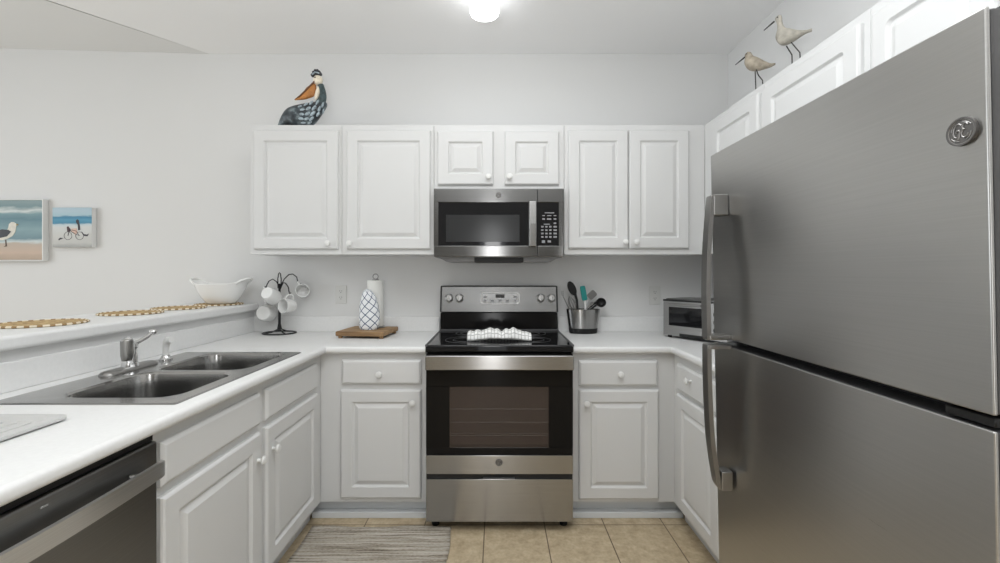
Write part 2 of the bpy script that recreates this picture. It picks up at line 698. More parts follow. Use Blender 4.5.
b = B()
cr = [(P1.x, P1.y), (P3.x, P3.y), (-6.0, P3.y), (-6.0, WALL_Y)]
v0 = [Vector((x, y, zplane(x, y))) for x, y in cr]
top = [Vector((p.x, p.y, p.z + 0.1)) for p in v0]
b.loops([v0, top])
struct('ceiling_slope', b, M['ceiling_shaded'])

# half wall that carries the raised bar
b = B()
b.box(-2.0, -1.667, 0.1, WALL_Y, 0.0, 1.105)
struct('wall_left', b, M['wall'])

# ------------------------------------------------------------------ worktops
CT, CB = 0.963, 0.925       # top and underside


def slab(xs, ys, filled, z0, z1):
    b = B()
    bm = b.bm
    V = {}

    def vert(i, j, z):
        k = (i, j, z)
        if k not in V:
            V[k] = bm.verts.new((xs[i], ys[j], z))
        return V[k]
    nx, ny = len(xs) - 1, len(ys) - 1
    F = lambda i, j: 0 <= i < nx and 0 <= j < ny and filled(i, j)
    for i in range(nx):
        for j in range(ny):
            if not F(i, j):
                continue
            bm.faces.new([vert(i, j, z1), vert(i + 1, j, z1), vert(i + 1, j + 1, z1), vert(i, j + 1, z1)])
            bm.faces.new([vert(i, j + 1, z0), vert(i + 1, j + 1, z0), vert(i + 1, j, z0), vert(i, j, z0)])
            for di, dj, (a, c) in ((-1, 0, ((i, j), (i, j + 1))), (1, 0, ((i + 1, j), (i + 1, j + 1))), (0, -1, ((i, j), (i + 1, j))), (0, 1, ((i, j + 1), (i + 1, j + 1)))):
                if not F(i + di, j + dj):
                    bm.faces.new([vert(*a, z0), vert(*c, z0), vert(*c, z1), vert(*a, z1)])
    bmesh.ops.recalc_face_normals(bm, faces=bm.faces[:])
    return b


def bevel_where(b, test, off, seg=4):
    es = [e for e in b.bm.edges if len(e.link_faces) == 2 and e.calc_face_angle(0) > 0.5 and test(e.verts[0].co, e.verts[1].co)]
    bmesh.ops.bevel(b.bm, geom=es, offset=off, segments=seg, affect='EDGES', profile=0.5)
    return b


NX, NY = -0.929, 2.364
SX0, SX1, SY0, SY1 = -1.555, -1.018, 1.350, 2.182
xs = [-1.665, SX0, SX1, NX, -0.39]
ys = [0.1, SY0, SY1, NY, WALL_Y - 0.002]
r_left = thing('worktop', 'white laminate worktop holding the sink, from the bar corner to the range', 'countertop', (-1.3, 1.5, CB), world_coords=True)
b = slab(xs, ys, lambda i, j: (i < 3 and not (i == 1 and j == 1)) or j == 3, CB, CT)
nose = lambda p, q: (abs(p.x - NX) < 1e-4 and abs(q.x - NX) < 1e-4 and max(p.y, q.y) < NY + 1e-4 and abs(p.z - q.z) < 1e-4) or (abs(p.y - NY) < 1e-4 and abs(q.y - NY) < 1e-4 and min(p.x, q.x) > NX - 1e-4 and abs(p.z - q.z) < 1e-4)
bevel_where(b, nose, 0.015)
b.build('slab', M['counter'], r_left)
BS = 1.066


def backsplash(x0, x1, y0, y1, parent):
    b = B().box(x0, x1, y0, y1, CT - 0.001, BS, 0.006, 3)
    b.build('backsplash', M['counter'], parent)


backsplash(-1.666, -1.651, 0.1, WALL_Y - 0.016, r_left)
backsplash(-1.666, -0.39, WALL_Y - 0.017, WALL_Y - 0.001, r_left)

RX = 0.946
r_right = thing('worktop', 'white laminate worktop on the right, from the range round to the refrigerator', 'countertop', (1.2, 2.3, CB), world_coords=True)
xs = [0.415, RX, WALL_X - 0.002]
ys = [1.425, NY, WALL_Y - 0.002]
b = slab(xs, ys, lambda i, j: not (i == 0 and j == 0), CB, CT)
nose_r = lambda p, q: (abs(p.x - RX) < 1e-4 and abs(q.x - RX) < 1e-4 and max(p.y, q.y) < NY + 1e-4 and abs(p.z - q.z) < 1e-4) or (abs(p.y - NY) < 1e-4 and abs(q.y - NY) < 1e-4 and max(p.x, q.x) < RX + 1e-4 and abs(p.z - q.z) < 1e-4)
bevel_where(b, nose_r, 0.015)
b.build('slab', M['counter'], r_right)
backsplash(0.415, WALL_X - 0.001, WALL_Y - 0.017, WALL_Y - 0.001, r_right)
backsplash(WALL_X - 0.017, WALL_X - 0.001, 1.425, WALL_Y - 0.018, r_right)

# raised bar ledge
LT, LB = 1.157, 1.107
b = B().box(-2.082, -1.63, 0.1, WALL_Y - 0.001, LB, LT, 0.014, 4)
tag(b.build('bar_ledge', M['counter']), 'long white raised bar ledge above the sink worktop', 'counter')


# ------------------------------------------------------------------ cabinets
def front_panel(parent, name, x0, x1, z0, z1, raised=True, t=0.021, fw=0.064, rad=0.004, y=0.0):
    rings = []
    prof = [(0, 0.0, 0), (0, -t + 0.009, 0), (0.004, -t + 0.003, 0), (0.009, -t, 0)]
    if raised:
        prof += [(fw, -t, rad), (fw + 0.003, -t + 0.004, rad), (fw + 0.008, -t + 0.0105, rad), (fw + 0.013, -t + 0.0110, rad), (fw + 0.020, -t + 0.008, rad), (fw + 0.032, -t + 0.0020, rad * 0.5), (fw + 0.036, -t + 0.0005, rad * 0.5)]
    else:
        prof = [(0, 0.0, 0), (0, -t + 0.009, 0), (0.002, -t + 0.007, 0), (0.010, -t + 0.001, 0), (0.013, -t, 0)]
    for ins, yy, r in prof:
        rings.append(rrect(x0 + ins, x1 - ins, z0 + ins, z1 - ins, y + yy, max(r, 0.0015), 4))
    b = B().loops(rings)
    return b.build(name, M['white'], parent, angle=0.12)


def knob(parent, x, z, y=-0.021):
    prof = [(0.008, 0.0), (0.0065, 0.004), (0.006, 0.012), (0.010, 0.016), (0.0165, 0.021), (0.0175, 0.025), (0.015, 0.029), (0.008, 0.031), (0.001, 0.0315)]
    b = B().lathe([(r, -h) for r, h in prof], (x, y, z), 20, 'Y')
    return b.build('knob', M['plastic_white'], parent)


def cabinet(label, loc, rz, w, d, z0, z1, toe=0.0, toe_in=0.06, kick_shoe=0.0):
    """local x along the front, front face at y=0 looking to -y, depth to +y"""
    root = thing('wall_cabinet' if toe == 0 else 'base_cabinet', label, 'cabinet', loc, rz)
    b = B()
    t = 0.018
    e = 0.001
    b.box(e, w - e, 0.0, 0.02, z0, z1, 0.001, 1)
    b.box(e, t, 0.02, d, z0, z1)
    b.box(w - t, w - e, 0.02, d, z0, z1)
    b.box(t, w - t, 0.02, d, z0, z0 + t)
    b.box(t, w - t, d - 0.012, d, z0 + t, z1)
    if toe == 0:
        b.box(t, w - t, 0.02, d - 0.012, z1 - t, z1)
    b.build('carcass', M['white'], root, weld=False)
    if toe:
        k = B().box(e, w - e, toe_in, d, 0.0, z0 - 0.001)
        if kick_shoe:
            k.box(e, w - e, kick_shoe, toe_in, 0.0, 0.035, 0.006, 2)
        k.build('toe_kick', M['kick'], root, weld=False)
    return root


def X_of(px, s):
    return (px - CX) / s


def door(root, x0, x1, z0, z1, kx=None, kz=None, name='door', raised=True, **kw):
    o = front_panel(root, name, x0, x1, z0, z1, raised, **kw)
    if kx is not None:
        knob(o, kx, kz)
    return o


UF, UT, UBOT = 2.652, 2.266, 1.477      # face depth, top and underside of the wall cabinets
UD = WALL_Y - UF - 0.001
# left wall cabinets
c = cabinet('white wall cabinet with one panelled door under the pelican figure, left of the range', (-1.503, UF, 0), 0, 0.558, UD, UBOT, UT)
door(c, -1.477 + 1.503, -0.9625 + 1.503, 1.508, 2.2296, -1.017 + 1.503, 1.5425)
c = cabinet('white one-door wall cabinet directly left of the microwave', (-0.945, UF, 0), 0, 0.561, UD, UBOT, UT)
door(c, -0.911 + 0.945, -0.4026 + 0.945, 1.508, 2.2296, -0.887 + 0.945, 1.5425)
c = cabinet('short white two-door wall cabinet right above the microwave', (-0.384, UF, 0), 0, 0.793, UD, 1.872, UT)
door(c, -0.361 + 0.384, -0.0218 + 0.384, 1.898, 2.2235, -0.0515 + 0.384, 1.945)
door(c, 0.046 + 0.384, 0.3765 + 0.384, 1.898, 2.2235, 0.0757 + 0.384, 1.945)
c = cabinet('tall white two-door wall cabinet right of the microwave', (0.409, UF, 0), 0, 0.858, UD, UBOT, UT)
door(c, 0.432 - 0.409, 0.795 - 0.409, 1.512, 2.2296, 0.772 - 0.409, 1.552)
door(c, 0.801 - 0.409, 1.1646 - 0.409, 1.512, 2.2296, 0.838 - 0.409, 1.552)

# right wall cabinets (face looks to -X, local x runs towards the camera)
UX = 1.2665
RDP = WALL_X - UX - 0.001
c = cabinet('white wall cabinet in the right corner under the small bird figure', (UX, 2.651, 0), -PI / 2, 0.591, RDP, UBOT, UT)
door(c, 2.651 - 2.53, 2.651 - 2.083, 1.512, 2.2296, 0.53, 1.552, rad=0.014)
c = cabinet('white wall cabinet left of the refrigerator, carrying the taller bird figure', (UX, 2.060, 0), -PI / 2, 0.585, RDP, UBOT, UT)
door(c, 2.060 - 2.043, 2.060 - 1.50, 1.512, 2.2296, 0.05, 1.552, rad=0.014)
c = cabinet('short white two-door wall cabinet over the stainless refrigerator', (UX, 1.475, 0), -PI / 2, 0.88, RDP, 1.80, UT)
door(c, 1.475 - 1.452, 1.475 - 1.09, 1.83, 2.2296, 0.35, 1.86, rad=0.02, fw=0.055)
door(c, 1.475 - 1.05, 1.475 - 0.69, 1.83, 2.2296, 0.46, 1.86, rad=0.02, fw=0.055)

# base cabinets
BF, BZ0, BZ1 = 2.403, 0.100, CB - 0.001
BD = WALL_Y - BF - 0.002
c = cabinet('white base cabinet with one drawer over one door, left of the range', (-1.032, BF, 0), 0, 0.642, BD, BZ0, BZ1, 0.1, 0.06, 0.014)
x = -1.032
door(c, -0.853 - x, -0.4164 - x, 0.7525, 0.888, -0.641 - x, 0.813, 'drawer', False)
door(c, -0.860 - x, -0.4164 - x, 0.127, 0.723, -0.4603 - x, 0.657)
c = cabinet('white base cabinet with one drawer over one door, right of the range', (0.415, BF, 0), 0, 0.624, BD, BZ0, BZ1, 0.1, 0.06, 0.014)
x = 0.415
door(c, 0.449 - x, 0.882 - x, 0.7435, 0.884, 0.671 - x, 0.813, 'drawer', False)
door(c, 0.449 - x, 0.888 - x, 0.122, 0.723, 0.4877 - x, 0.653)
# right run
c = cabinet('white base cabinet in the right corner beside the refrigerator handle, drawer over door', (0.978, 2.402, 0), -PI / 2, 0.532, 0.60, BZ0, BZ1, 0.1, 0.06, 0.0)
y = 2.402
door(c, y - 2.325, y - 1.885, 0.7435, 0.884, y - 2.15, 0.83, 'drawer', False)
door(c, y - 2.325, y - 1.885, 0.122, 0.723, y - 1.93, 0.653)
c = cabinet('white base cabinet mostly hidden behind the refrigerator', (0.978, 1.869, 0), -PI / 2, 0.444, 0.60, BZ0, BZ1, 0.1, 0.06, 0.0)
door(c, 0.03, 0.414, 0.7435, 0.884, 0.222, 0.813, 'drawer', False)
door(c, 0.03, 0.414, 0.122, 0.723, 0.07, 0.653)
# left run (face looks to +X, local x runs away from the camera)
LX = -0.975
c = cabinet('white two-door sink base cabinet with false drawer fronts right of the dishwasher', (LX, 1.229, 0), PI / 2, 1.172, 0.66, BZ0, BZ1, 0.1, 0.058, 0.0)
y = 1.229
door(c, 1.2435 - y, 1.763 - y, 0.752, 0.882, name='drawer', raised=False)
door(c, 1.807 - y, 2.326 - y, 0.752, 0.882, name='drawer', raised=False)
door(c, 1.2435 - y, 1.763 - y, 0.127, 0.723, 1.737 - y, 0.618)
door(c, 1.807 - y, 2.326 - y, 0.127, 0.723, 1.850 - y, 0.620)
c = cabinet('white base cabinet at the near end beyond the dishwasher', (LX, 0.105, 0), PI / 2, 0.50, 0.66, BZ0, BZ1, 0.1, 0.058, 0.0)
door(c, 0.03, 0.47, 0.752, 0.882, 0.25, 0.81, 'drawer', False)
door(c, 0.03, 0.47, 0.127, 0.723, 0.07, 0.65)


# ------------------------------------------------------------------ round monogram badge
def badge(parent, c, r, axis, name='badge', depth=0.004, ring_mat='badge_metal', face_mat='badge_face', lift=0.0):
    """round emblem with a script monogram; axis '-Y' faces the camera, '-X' faces left"""
    def W(u, v, n):     # u right, v up, n out of the face
        if axis == '-Y':
            return Vector((c[0] + u, c[1] - n, c[2] + v))
        return Vector((c[0] - n, c[1] - u, c[2] + v))
    seg = 40
    b = B()
    rings = []
    for rr, n in ((r * 0.96, 0), (r, depth * 0.4), (r * 0.98, depth), (r * 0.88, depth * 1.02), (r * 0.84, depth * 0.8), (r * 0.02, depth * 0.8)):
        rings.append([W(rr * math.cos(2 * PI * k / seg), rr * math.sin(2 * PI * k / seg), n) for k in range(seg)])
    b.loops(rings)
    o = b.build(name, M[face_mat], parent)
    m = B()
    ht = depth * 0.85
    S1 = [(0.02, 0.42), (-0.12, 0.55), (-0.33, 0.5), (-0.48, 0.25), (-0.5, -0.05), (-0.42, -0.3), (-0.27, -0.36), (-0.14, -0.22), (-0.08, 0.02), (-0.14, 0.12), (-0.28, 0.08), (-0.34, -0.02)]
    S2 = [(0.44, 0.38), (0.34, 0.53), (0.18, 0.5), (0.08, 0.34), (0.12, 0.16), (0.26, 0.12), (0.12, 0.08), (0.02, -0.12), (0.06, -0.34), (0.22, -0.46), (0.4, -0.38), (0.48, -0.2)]
    S3 = [(-0.08, 0.02), (-0.1, -0.3), (-0.2, -0.52), (-0.36, -0.56)]
    for st in (S1, S2, S3):
        m.tube([W(u * r, v * r, ht) for u, v in st], r * 0.055, 6)
    for k in range(4):
        a0 = PI / 2 * k + 0.5
        m.tube([W(r * (0.72 - 0.06 * t) * math.cos(a0 + 0.9 * t), r * (0.72 - 0.06 * t) * math.sin(a0 + 0.9 * t), ht) for t in [i / 6 for i in range(7)]], r * 0.035, 6)
    m.tube([W(r * 0.84 * math.cos(2 * PI * k / seg), r * 0.84 * math.sin(2 * PI * k / seg), ht) for k in range(seg)], r * 0.03, 6, closed=True)
    m.build('monogram', M[ring_mat], o)
    return o


# ------------------------------------------------------------------ range
RX0, RX1 = -0.379, 0.406
RF = 2.290
rng = thing('range', 'stainless electric range with black glass oven door between the base cabinets', 'stove', (0.0135, 2.55, 0), world_coords=True)
b = B().box(RX0 + 0.004, RX1 - 0.004, RF + 0.05, WALL_Y - 0.03, 0.045, 0.944, 0.003, 1)
b.build('body', M['black_matte'], rng)
for sx in (RX0 + 0.045, RX1 - 0.045):
    for sy in (RF + 0.075, WALL_Y - 0.08):
        B().lathe([(0.02, 0.0), (0.022, 0.012), (0.014, 0.02), (0.012, 0.05)], (sx, sy, 0), 16).build('foot', M['black'], rng)
# cooktop
b = B().box(RX0, RX1, RF + 0.005, WALL_Y - 0.10, 0.944, 0.984, 0.008, 3)
ct = b.build('cooktop', M['black_glass'], rng)
for xa in (RX0 - 0.001, RX1 - 0.012):
    B().box(xa, xa + 0.013, RF + 0.004, WALL_Y - 0.1, 0.975, 0.987, 0.003, 2).build('cooktop_trim', M['dark_grey'], ct)
for (x, y, r) in ((RX0 + 0.2, RF + 0.19, 0.115), (RX1 - 0.2, RF + 0.19, 0.10), (RX0 + 0.2, RF + 0.45, 0.08), (RX1 - 0.2, RF + 0.45, 0.10)):
    b = B()
    for q in (r, r * 0.62):
        b.tube([(x + q * math.cos(a * 2 * PI / 40), y + q * math.sin(a * 2 * PI / 40), 0.984) for a in range(40)], 0.0012, 6, closed=True)
    b.build('burner_ring', M['dark_grey'], ct)
# backguard: black riser + sloped stainless control panel
b = B().prism([(2.850, 0.984), (2.868, 0.998), (2.872, 1.10), (2.96, 1.10), (2.96, 0.984)], 'X', RX0 + 0.006, RX1 - 0.006)
b.build('riser', M['oven_black'], rng)
b = B().box(RX0 + 0.004, RX1 - 0.004, 2.842, 2.885, 0.984, 0.994, 0.003, 2)
b.build('vent_trim', M['dark_grey'], rng)
PY0, PY1, PZ0, PZ1 = 2.868, 2.905, 1.107, 1.272      # panel face bottom / top
b = B().prism([(PY0 + 0.003, PZ0 - 0.004), (PY1 + 0.003, PZ1 + 0.006), (2.965, PZ1 + 0.006), (2.965, PZ0 - 0.004)], 'X', RX0 + 0.001, RX1 - 0.001, 0.006)
pnl = b.build('panel_housing', M['black'], rng)
b = B().prism([(PY0, PZ0), (PY1, PZ1), (PY1 + 0.02, PZ1), (PY0 + 0.02, PZ0)], 'X', RX0 + 0.012, RX1 - 0.012, 0.002)
b.build('control_panel', M['steel_panel'], rng)
sl = Vector((0, PY1 - PY0, PZ1 - PZ0)).normalized()       # up along the panel
nn = Vector((0, -sl.z, sl.y))                              # out of the panel


def on_panel(x, z, n=0.0):
    k = (z - PZ0) / (PZ1 - PZ0)
    p = Vector((x, PY0 + (PY1 - PY0) * k, z))
    return p + nn * n


def prect(x0, x1, z0, z1, r, n):
    return [on_panel(p[0], p[2], n) for p in rrect(x0, x1, z0, z1, 0, r, 5)]


s_p = FPX / 2.885
dx0, dx1 = X_of(480.5, s_p), X_of(519.5, s_p)
dz0, dz1 = H - (304.0 - CY) / s_p, H - (292.3 - CY) / s_p
b = B().loops([prect(dx0, dx1, dz0, dz1, 0.016, 0), prect(dx0, dx1, dz0, dz1, 0.016, 0.003), prect(dx0 + 0.006, dx1 - 0.006, dz0 + 0.006, dz1 - 0.006, 0.012, 0.003), prect(dx0 + 0.008, dx1 - 0.008, dz0 + 0.008, dz1 - 0.008, 0.011, 0.001)])
dsp = b.build('display_frame', M['steel_handle'], rng)
b = B().loops([prect(dx0 + 0.007, dx1 - 0.007, dz0 + 0.007, dz1 - 0.007, 0.011, 0.0005), prect(dx0 + 0.008, dx1 - 0.008, dz0 + 0.008, dz1 - 0.008, 0.011, 0.002)])
b.build('display', M['display'], dsp)
xm = (dx0 + dx1) / 2
b = B().loops([prect(xm - 0.03, xm + 0.03, dz0 + 0.040, dz1 - 0.014, 0.002, 0.0015), prect(xm - 0.03, xm + 0.03, dz0 + 0.040, dz1 - 0.014, 0.002, 0.003)])
b.build('clock', M['black_glass'], dsp)
for k in range(5):
    for row in range(2):
        if row == 1 and 0 < k < 4:
            continue
        u = dx0 + 0.03 + k * (dx1 - dx0 - 0.06) / 4
        z = dz0 + 0.022 + row * 0.024
        b = B().loops([prect(u - 0.011, u + 0.011, z - 0.006, z + 0.006, 0.003, 0.0015), prect(u - 0.010, u + 0.010, z - 0.005, z + 0.005, 0.003, 0.0035)])
        b.build('button', M['mid_grey'], dsp)
rotp = Matrix(((1, 0, 0), (0, nn.y, sl.y), (0, nn.z, sl.z))).transposed()


def panel_frame():
    # columns: x axis, up along panel, out of panel
    return Matrix((Vector((1, 0, 0)), sl, nn)).transposed()


PF = panel_frame()
for px in (449.3, 459.4, 540.6, 551.4):
    x = X_of(px, s_p)
    o3 = on_panel(x, 1.194)
    k = B().lathe([(0.027, 0.0), (0.027, 0.005), (0.022, 0.007), (0.021, 0.022), (0.018, 0.026), (0.001, 0.0265)], o3, 28, 'Z', mat=PF)
    kn = k.build('control_knob', M['steel_handle'], rng)
    g = B().box(-0.0045, 0.0045, -0.021, 0.021, 0.022, 0.034, 0.002, 2)
    for v in g.bm.verts:
        v.co = PF @ v.co + o3
    g.build('grip', M['steel_oven'], kn)
    t = B().tube([on_panel(x + 0.03 * math.cos(a), 1.194 + 0.03 * math.sin(a), 0.0005) for a in [math.radians(20 + 14 * i) for i in range(11)]], 0.0012, 5)
    t.build('dial_marks', M['dark_grey'], kn)
# oven door
OZ0, OZ1 = H - (474.0 - CY) / 190.0, 0.938
od = B()
GX0, GX1 = X_of(426, 190), X_of(573, 190)
wx0, wx1 = X_of(449.5, 190), X_of(548.7, 190)
wz0, wz1 = H - (447.6 - CY) / 190.0, H - (387.0 - CY) / 190.0
sz = H - (455.0 - CY) / 190.0
od.box(GX0, GX1, RF, RF + 0.045, wz1, OZ1, 0.002, 1)
od.box(GX0, GX1, RF, RF + 0.045, sz, wz0, 0.002, 1)
od.box(GX0, wx0, RF, RF + 0.045, wz0, wz1)
od.box(wx1, GX1, RF, RF + 0.045, wz0, wz1)
odo = od.build('oven_door', M['oven_black'], rng, weld=False)
B().box(wx0 - 0.001, wx1 + 0.001, RF + 0.001, RF + 0.005, wz0 - 0.001, wz1 + 0.001).build('oven_window', M['oven_glass'], odo)
cv = B()
cv.box(wx0 - 0.01, wx1 + 0.01, RF + 0.2, RF + 0.205, wz0 - 0.01, wz1 + 0.01)
cv.box(wx0 - 0.015, wx0 - 0.005, RF + 0.046, RF + 0.2, wz0 - 0.01, wz1 + 0.01)
cv.box(wx1 + 0.005, wx1 + 0.015, RF + 0.046, RF + 0.2, wz0 - 0.01, wz1 + 0.01)
for k, zz in enumerate((0.28, 0.6)):
    pass
# racks just behind the window
for zk in (0.18, 0.40, 0.62):
    zz = wz0 + (wz1 - wz0) * zk
    rk = B().tube([(wx0, RF + 0.018, zz), (wx1, RF + 0.018, zz)], 0.0022, 8)
    if zk < 0.3:
        rk.tube([(wx0, RF + 0.018, zz + 0.012), (wx1, RF + 0.018, zz + 0.012)], 0.0022, 8)
        for i in range(18):
            xx = wx0 + (wx1 - wx0) * (i + 0.5) / 18
            rk.tube([(xx, RF + 0.02, zz + 0.001), (xx, RF + 0.043, zz + 0.001)], 0.0014, 6)
    rk.build('oven_rack', M['chrome'], odo)
cv.bm.free()
B().box(wx0, wx1, RF + 0.043, RF + 0.048, wz0, wz1).build('oven_lining', M['cavity'], odo)
B().box(GX0, GX1, RF - 0.004, RF + 0.03, OZ0, sz - 0.001, 0.003, 2).build('door_trim', M['steel_oven'], odo)
badge(odo, (X_of(499, 192), RF - 0.004, H - (464 - CY) / 192), 0.019, '-Y', depth=0.003)
# wide flat handle
hz0, hz1 = H - (369.8 - CY) / 193, H - (355.3 - CY) / 193
hb = B().box(GX0 + 0.002, GX1 - 0.002, RF - 0.05, RF - 0.036, hz0, hz1, 0.005, 3)
hd = hb.build('oven_handle', M['steel_oven'], odo)
for sx in (GX0 + 0.03, GX1 - 0.03):
    B().box(sx - 0.02, sx + 0.02, RF - 0.037, RF + 0.001, hz0 + 0.012, hz1 - 0.012, 0.003, 2).build('handle_bracket', M['steel_oven'], hd)
B().box(GX0, GX1, RF + 0.012, RF + 0.05, H - (479.2 - CY) / 190, OZ0, 0.0).build('drawer_gap', M['gasket'], rng)
dz0, dz1 = H - (521.8 - CY) / 190, H - (479.2 - CY) / 190
dr = B().box(GX0, GX1, RF - 0.002, RF + 0.045, dz0, dz1, 0.003, 2).build('storage_drawer', M['steel_oven'], rng)
B().box(X_of(483, 190), X_of(515, 190), RF - 0.002, RF + 0.02, dz1, dz1 + 0.006, 0.001, 1).build('finger_pull', M['dark_grey'], dr)

# ------------------------------------------------------------------ microwave
MF, MS = 2.597, 167.5
mz = lambda y: H - (y - CY) / MS
mx = lambda x: X_of(x, MS)
MX0, MX1 = mx(433.8), mx(563.7)
MZ0, MZ1 = mz(256.6), mz(188.4)
mw = thing('microwave', 'stainless over-the-range microwave with black window under the short cabinet', 'microwave', ((MX0 + MX1) / 2, 2.78, MZ0), world_coords=True)
b = B().box(MX0 + 0.003, MX1 - 0.003, MF + 0.03, WALL_Y - 0.002, MZ0 - 0.004, MZ1 - 0.002, 0.002, 1)
b.build('body', M['mid_grey'], mw)
# front frame ring: top band, bottom band, sides
gx0, gx1 = mx(438.3), mx(558.9)
gz0, gz1 = mz(245.8), mz(202.2)
seam = mx(537.5)
bev = dict(bev=0.003, seg=2)
b = B()
b.box(MX0, seam - 0.001, MF, MF + 0.03, gz1, MZ1, **bev)
b.box(MX0, seam - 0.001, MF, MF + 0.03, MZ0, gz0, **bev)
b.box(MX0, gx0, MF, MF + 0.03, gz0, gz1)
dr = b.build('door_frame', M['steel_panel'], mw, weld=False)
b = B()
b.box(seam + 0.001, MX1, MF, MF + 0.03, gz1, MZ1, **bev)
b.box(seam + 0.001, MX1, MF, MF + 0.03, MZ0, gz0, **bev)
b.box(gx1, MX1, MF, MF + 0.03, gz0, gz1)
b.build('panel_frame', M['steel_panel'], mw, weld=False)
B().box(gx0, mx(528.6), MF + 0.002, MF + 0.03, gz0, gz1).build('door_glass', M['black_glass'], dr)
ix0, ix1, iz0, iz1 = mx(446), mx(519.6), mz(241.8), mz(214.8)
B().box(ix0, ix1, MF + 0.001, MF + 0.004, iz0, iz1, 0.0005, 1).build('window', M['mw_window'], dr)
cp = B().box(mx(536.0), gx1, MF + 0.002, MF + 0.03, gz0, gz1).build('control_panel', M['black_glass'], mw)
hz0, hz1 = mz(246.8), mz(201.6)
hb = B().prism([(MF - 0.032, hz0 + 0.002), (MF - 0.036, (hz0 + hz1) / 2), (MF - 0.032, hz1 - 0.002), (MF - 0.02, hz1), (MF - 0.02, hz0)], 'X', mx(529.0), mx(535.9), 0.003)
hdl = hb.build('handle', M['steel_oven'], dr)
for zz in (hz0 + 0.012, hz1 - 0.012):
    B().box(mx(530), mx(535), MF - 0.021, MF + 0.003, zz - 0.01, zz + 0.01, 0.002, 1).build('handle_bracket', M['steel_oven'], hdl)
badge(dr, (mx(498.6), MF, mz(195.2)), 0.017, '-Y', depth=0.003)


def key(px, py, w, h):
    x, z = mx(px), mz(py)
    B().box(x - w / 2, x + w / 2, MF + 0.0012, MF + 0.003, z - h / 2, z + h / 2, 0.0005, 1).build('key', M['key_grey'], cp)


key(549.5, 212.8, 0.056, 0.006)
for (px, w) in ((543.6, 0.016), (549.2, 0.026), (555, 0.016)):
    key(px, 215.6, w, 0.006)
    key(px, 219.0, w, 0.009)
key(555, 223.2, 0.016, 0.009)
key(546.8, 224.2, 0.036, 0.006)
for r_ in range(4):
    for q, px in enumerate((542.4, 546.4, 550.4, 555.2)):
        key(px, 226.7 + r_ * 3.4, 0.014 if q < 3 else 0.02, 0.010)
key(543.5, 241.6, 0.02, 0.016)
key(549.3, 241.4, 0.02, 0.012)
# underside: vents and lamp tray
b = B()
b.prism([(MX0 + 0.02, MZ0 - 0.003), (MX0 + 0.07, MZ0 - 0.03), (MX1 - 0.07, MZ0 - 0.03), (MX1 - 0.02, MZ0 - 0.003)], 'Y', MF + 0.05, WALL_Y - 0.02, 0.003)
b.build('underside', M['mid_grey'], mw)
B().box(mx(474), mx(524), MF + 0.045, MF + 0.3, MZ0 - 0.034, MZ0 - 0.003, 0.004, 2).build('vent_grille', M['black'], mw)

# ------------------------------------------------------------------ refrigerator
FRX, FZT = 0.69, 1.746
FY0, FY1 = 0.614, 1.407
fr = thing('refrigerator', 'tall stainless top-freezer refrigerator at the right edge', 'refrigerator', (1.12, 1.0, 0), world_coords=True)


def lean(b):
    for v in b.bm.verts:
        v.co.x += 0.021 * (FZT - v.co.z)
    return b


b = B().box(FRX + 0.085, 1.54, FY0 + 0.006, FY1 - 0.006, 0.03, FZT - 0.012, 0.006, 2)
lean(b).build('case', M['dark_grey'], fr)
b = B().box(FRX + 0.066, FRX + 0.086, FY0 + 0.012, FY1 - 0.012, 0.10, FZT - 0.02)
lean(b).build('door_gasket', M['gasket'], fr)
GZ0, GZ1 = 1.144, 1.166
ve = lambda c: abs(c.z - 0.5) < 10
b = B().box(FRX, FRX + 0.007, FY0, FY1, GZ1, FZT, 0.003, 3)
fd = lean(b).build('freezer_door', M['fridge'], fr)
b = B().box(FRX + 0.0071, FRX + 0.066, FY0 + 0.0005, FY1 - 0.0005, GZ1 + 0.0005, FZT - 0.0005, 0.006, 2)
lean(b).build('door_edge', M['fridge_edge'], fd)
b = B().box(FRX, FRX + 0.007, FY0, FY1, 0.085, GZ0, 0.003, 3)
rd = lean(b).build('refrigerator_door', M['fridge'], fr)
b = B().box(FRX + 0.0071, FRX + 0.066, FY0 + 0.0005, FY1 - 0.0005, 0.0855, GZ0 - 0.0005, 0.006, 2)
lean(b).build('door_edge', M['fridge_edge'], rd)
b = B().box(FRX + 0.05, FRX + 0.14, FY0 + 0.02, FY0 + 0.11, FZT + 0.0005, FZT + 0.018, 0.006, 2)
lean(b).build('hinge_cover', M['black'], fr)
b = B().box(FRX + 0.006, FRX + 0.075, FY0 + 0.004, FY0 + 0.075, GZ0 + 0.003, GZ1 - 0.004, 0.002, 1)
lean(b).build('center_hinge', M['black'], fr)
b = B().box(FRX + 0.05, FRX + 0.09, FY0 + 0.02, FY1 - 0.02, 0.012, 0.08, 0.004, 1)
lean(b).build('base_grille', M['black'], fr)
for yy in (FY0 + 0.06, FY1 - 0.06):
    for xx in (FRX + 0.14, 1.48):
        B().lathe([(0.022, 0.0), (0.022, 0.035)], (xx, yy, 0), 14).build('foot', M['black'], fr)
badge(fd, (FRX + 0.006, X_of(0, 1) * 0 + FRX * FPX / (960 - CX) - 0.002, H + (272 - 132) / ((960 - CX) / FRX)), 0.0215, '-X', depth=0.0075)


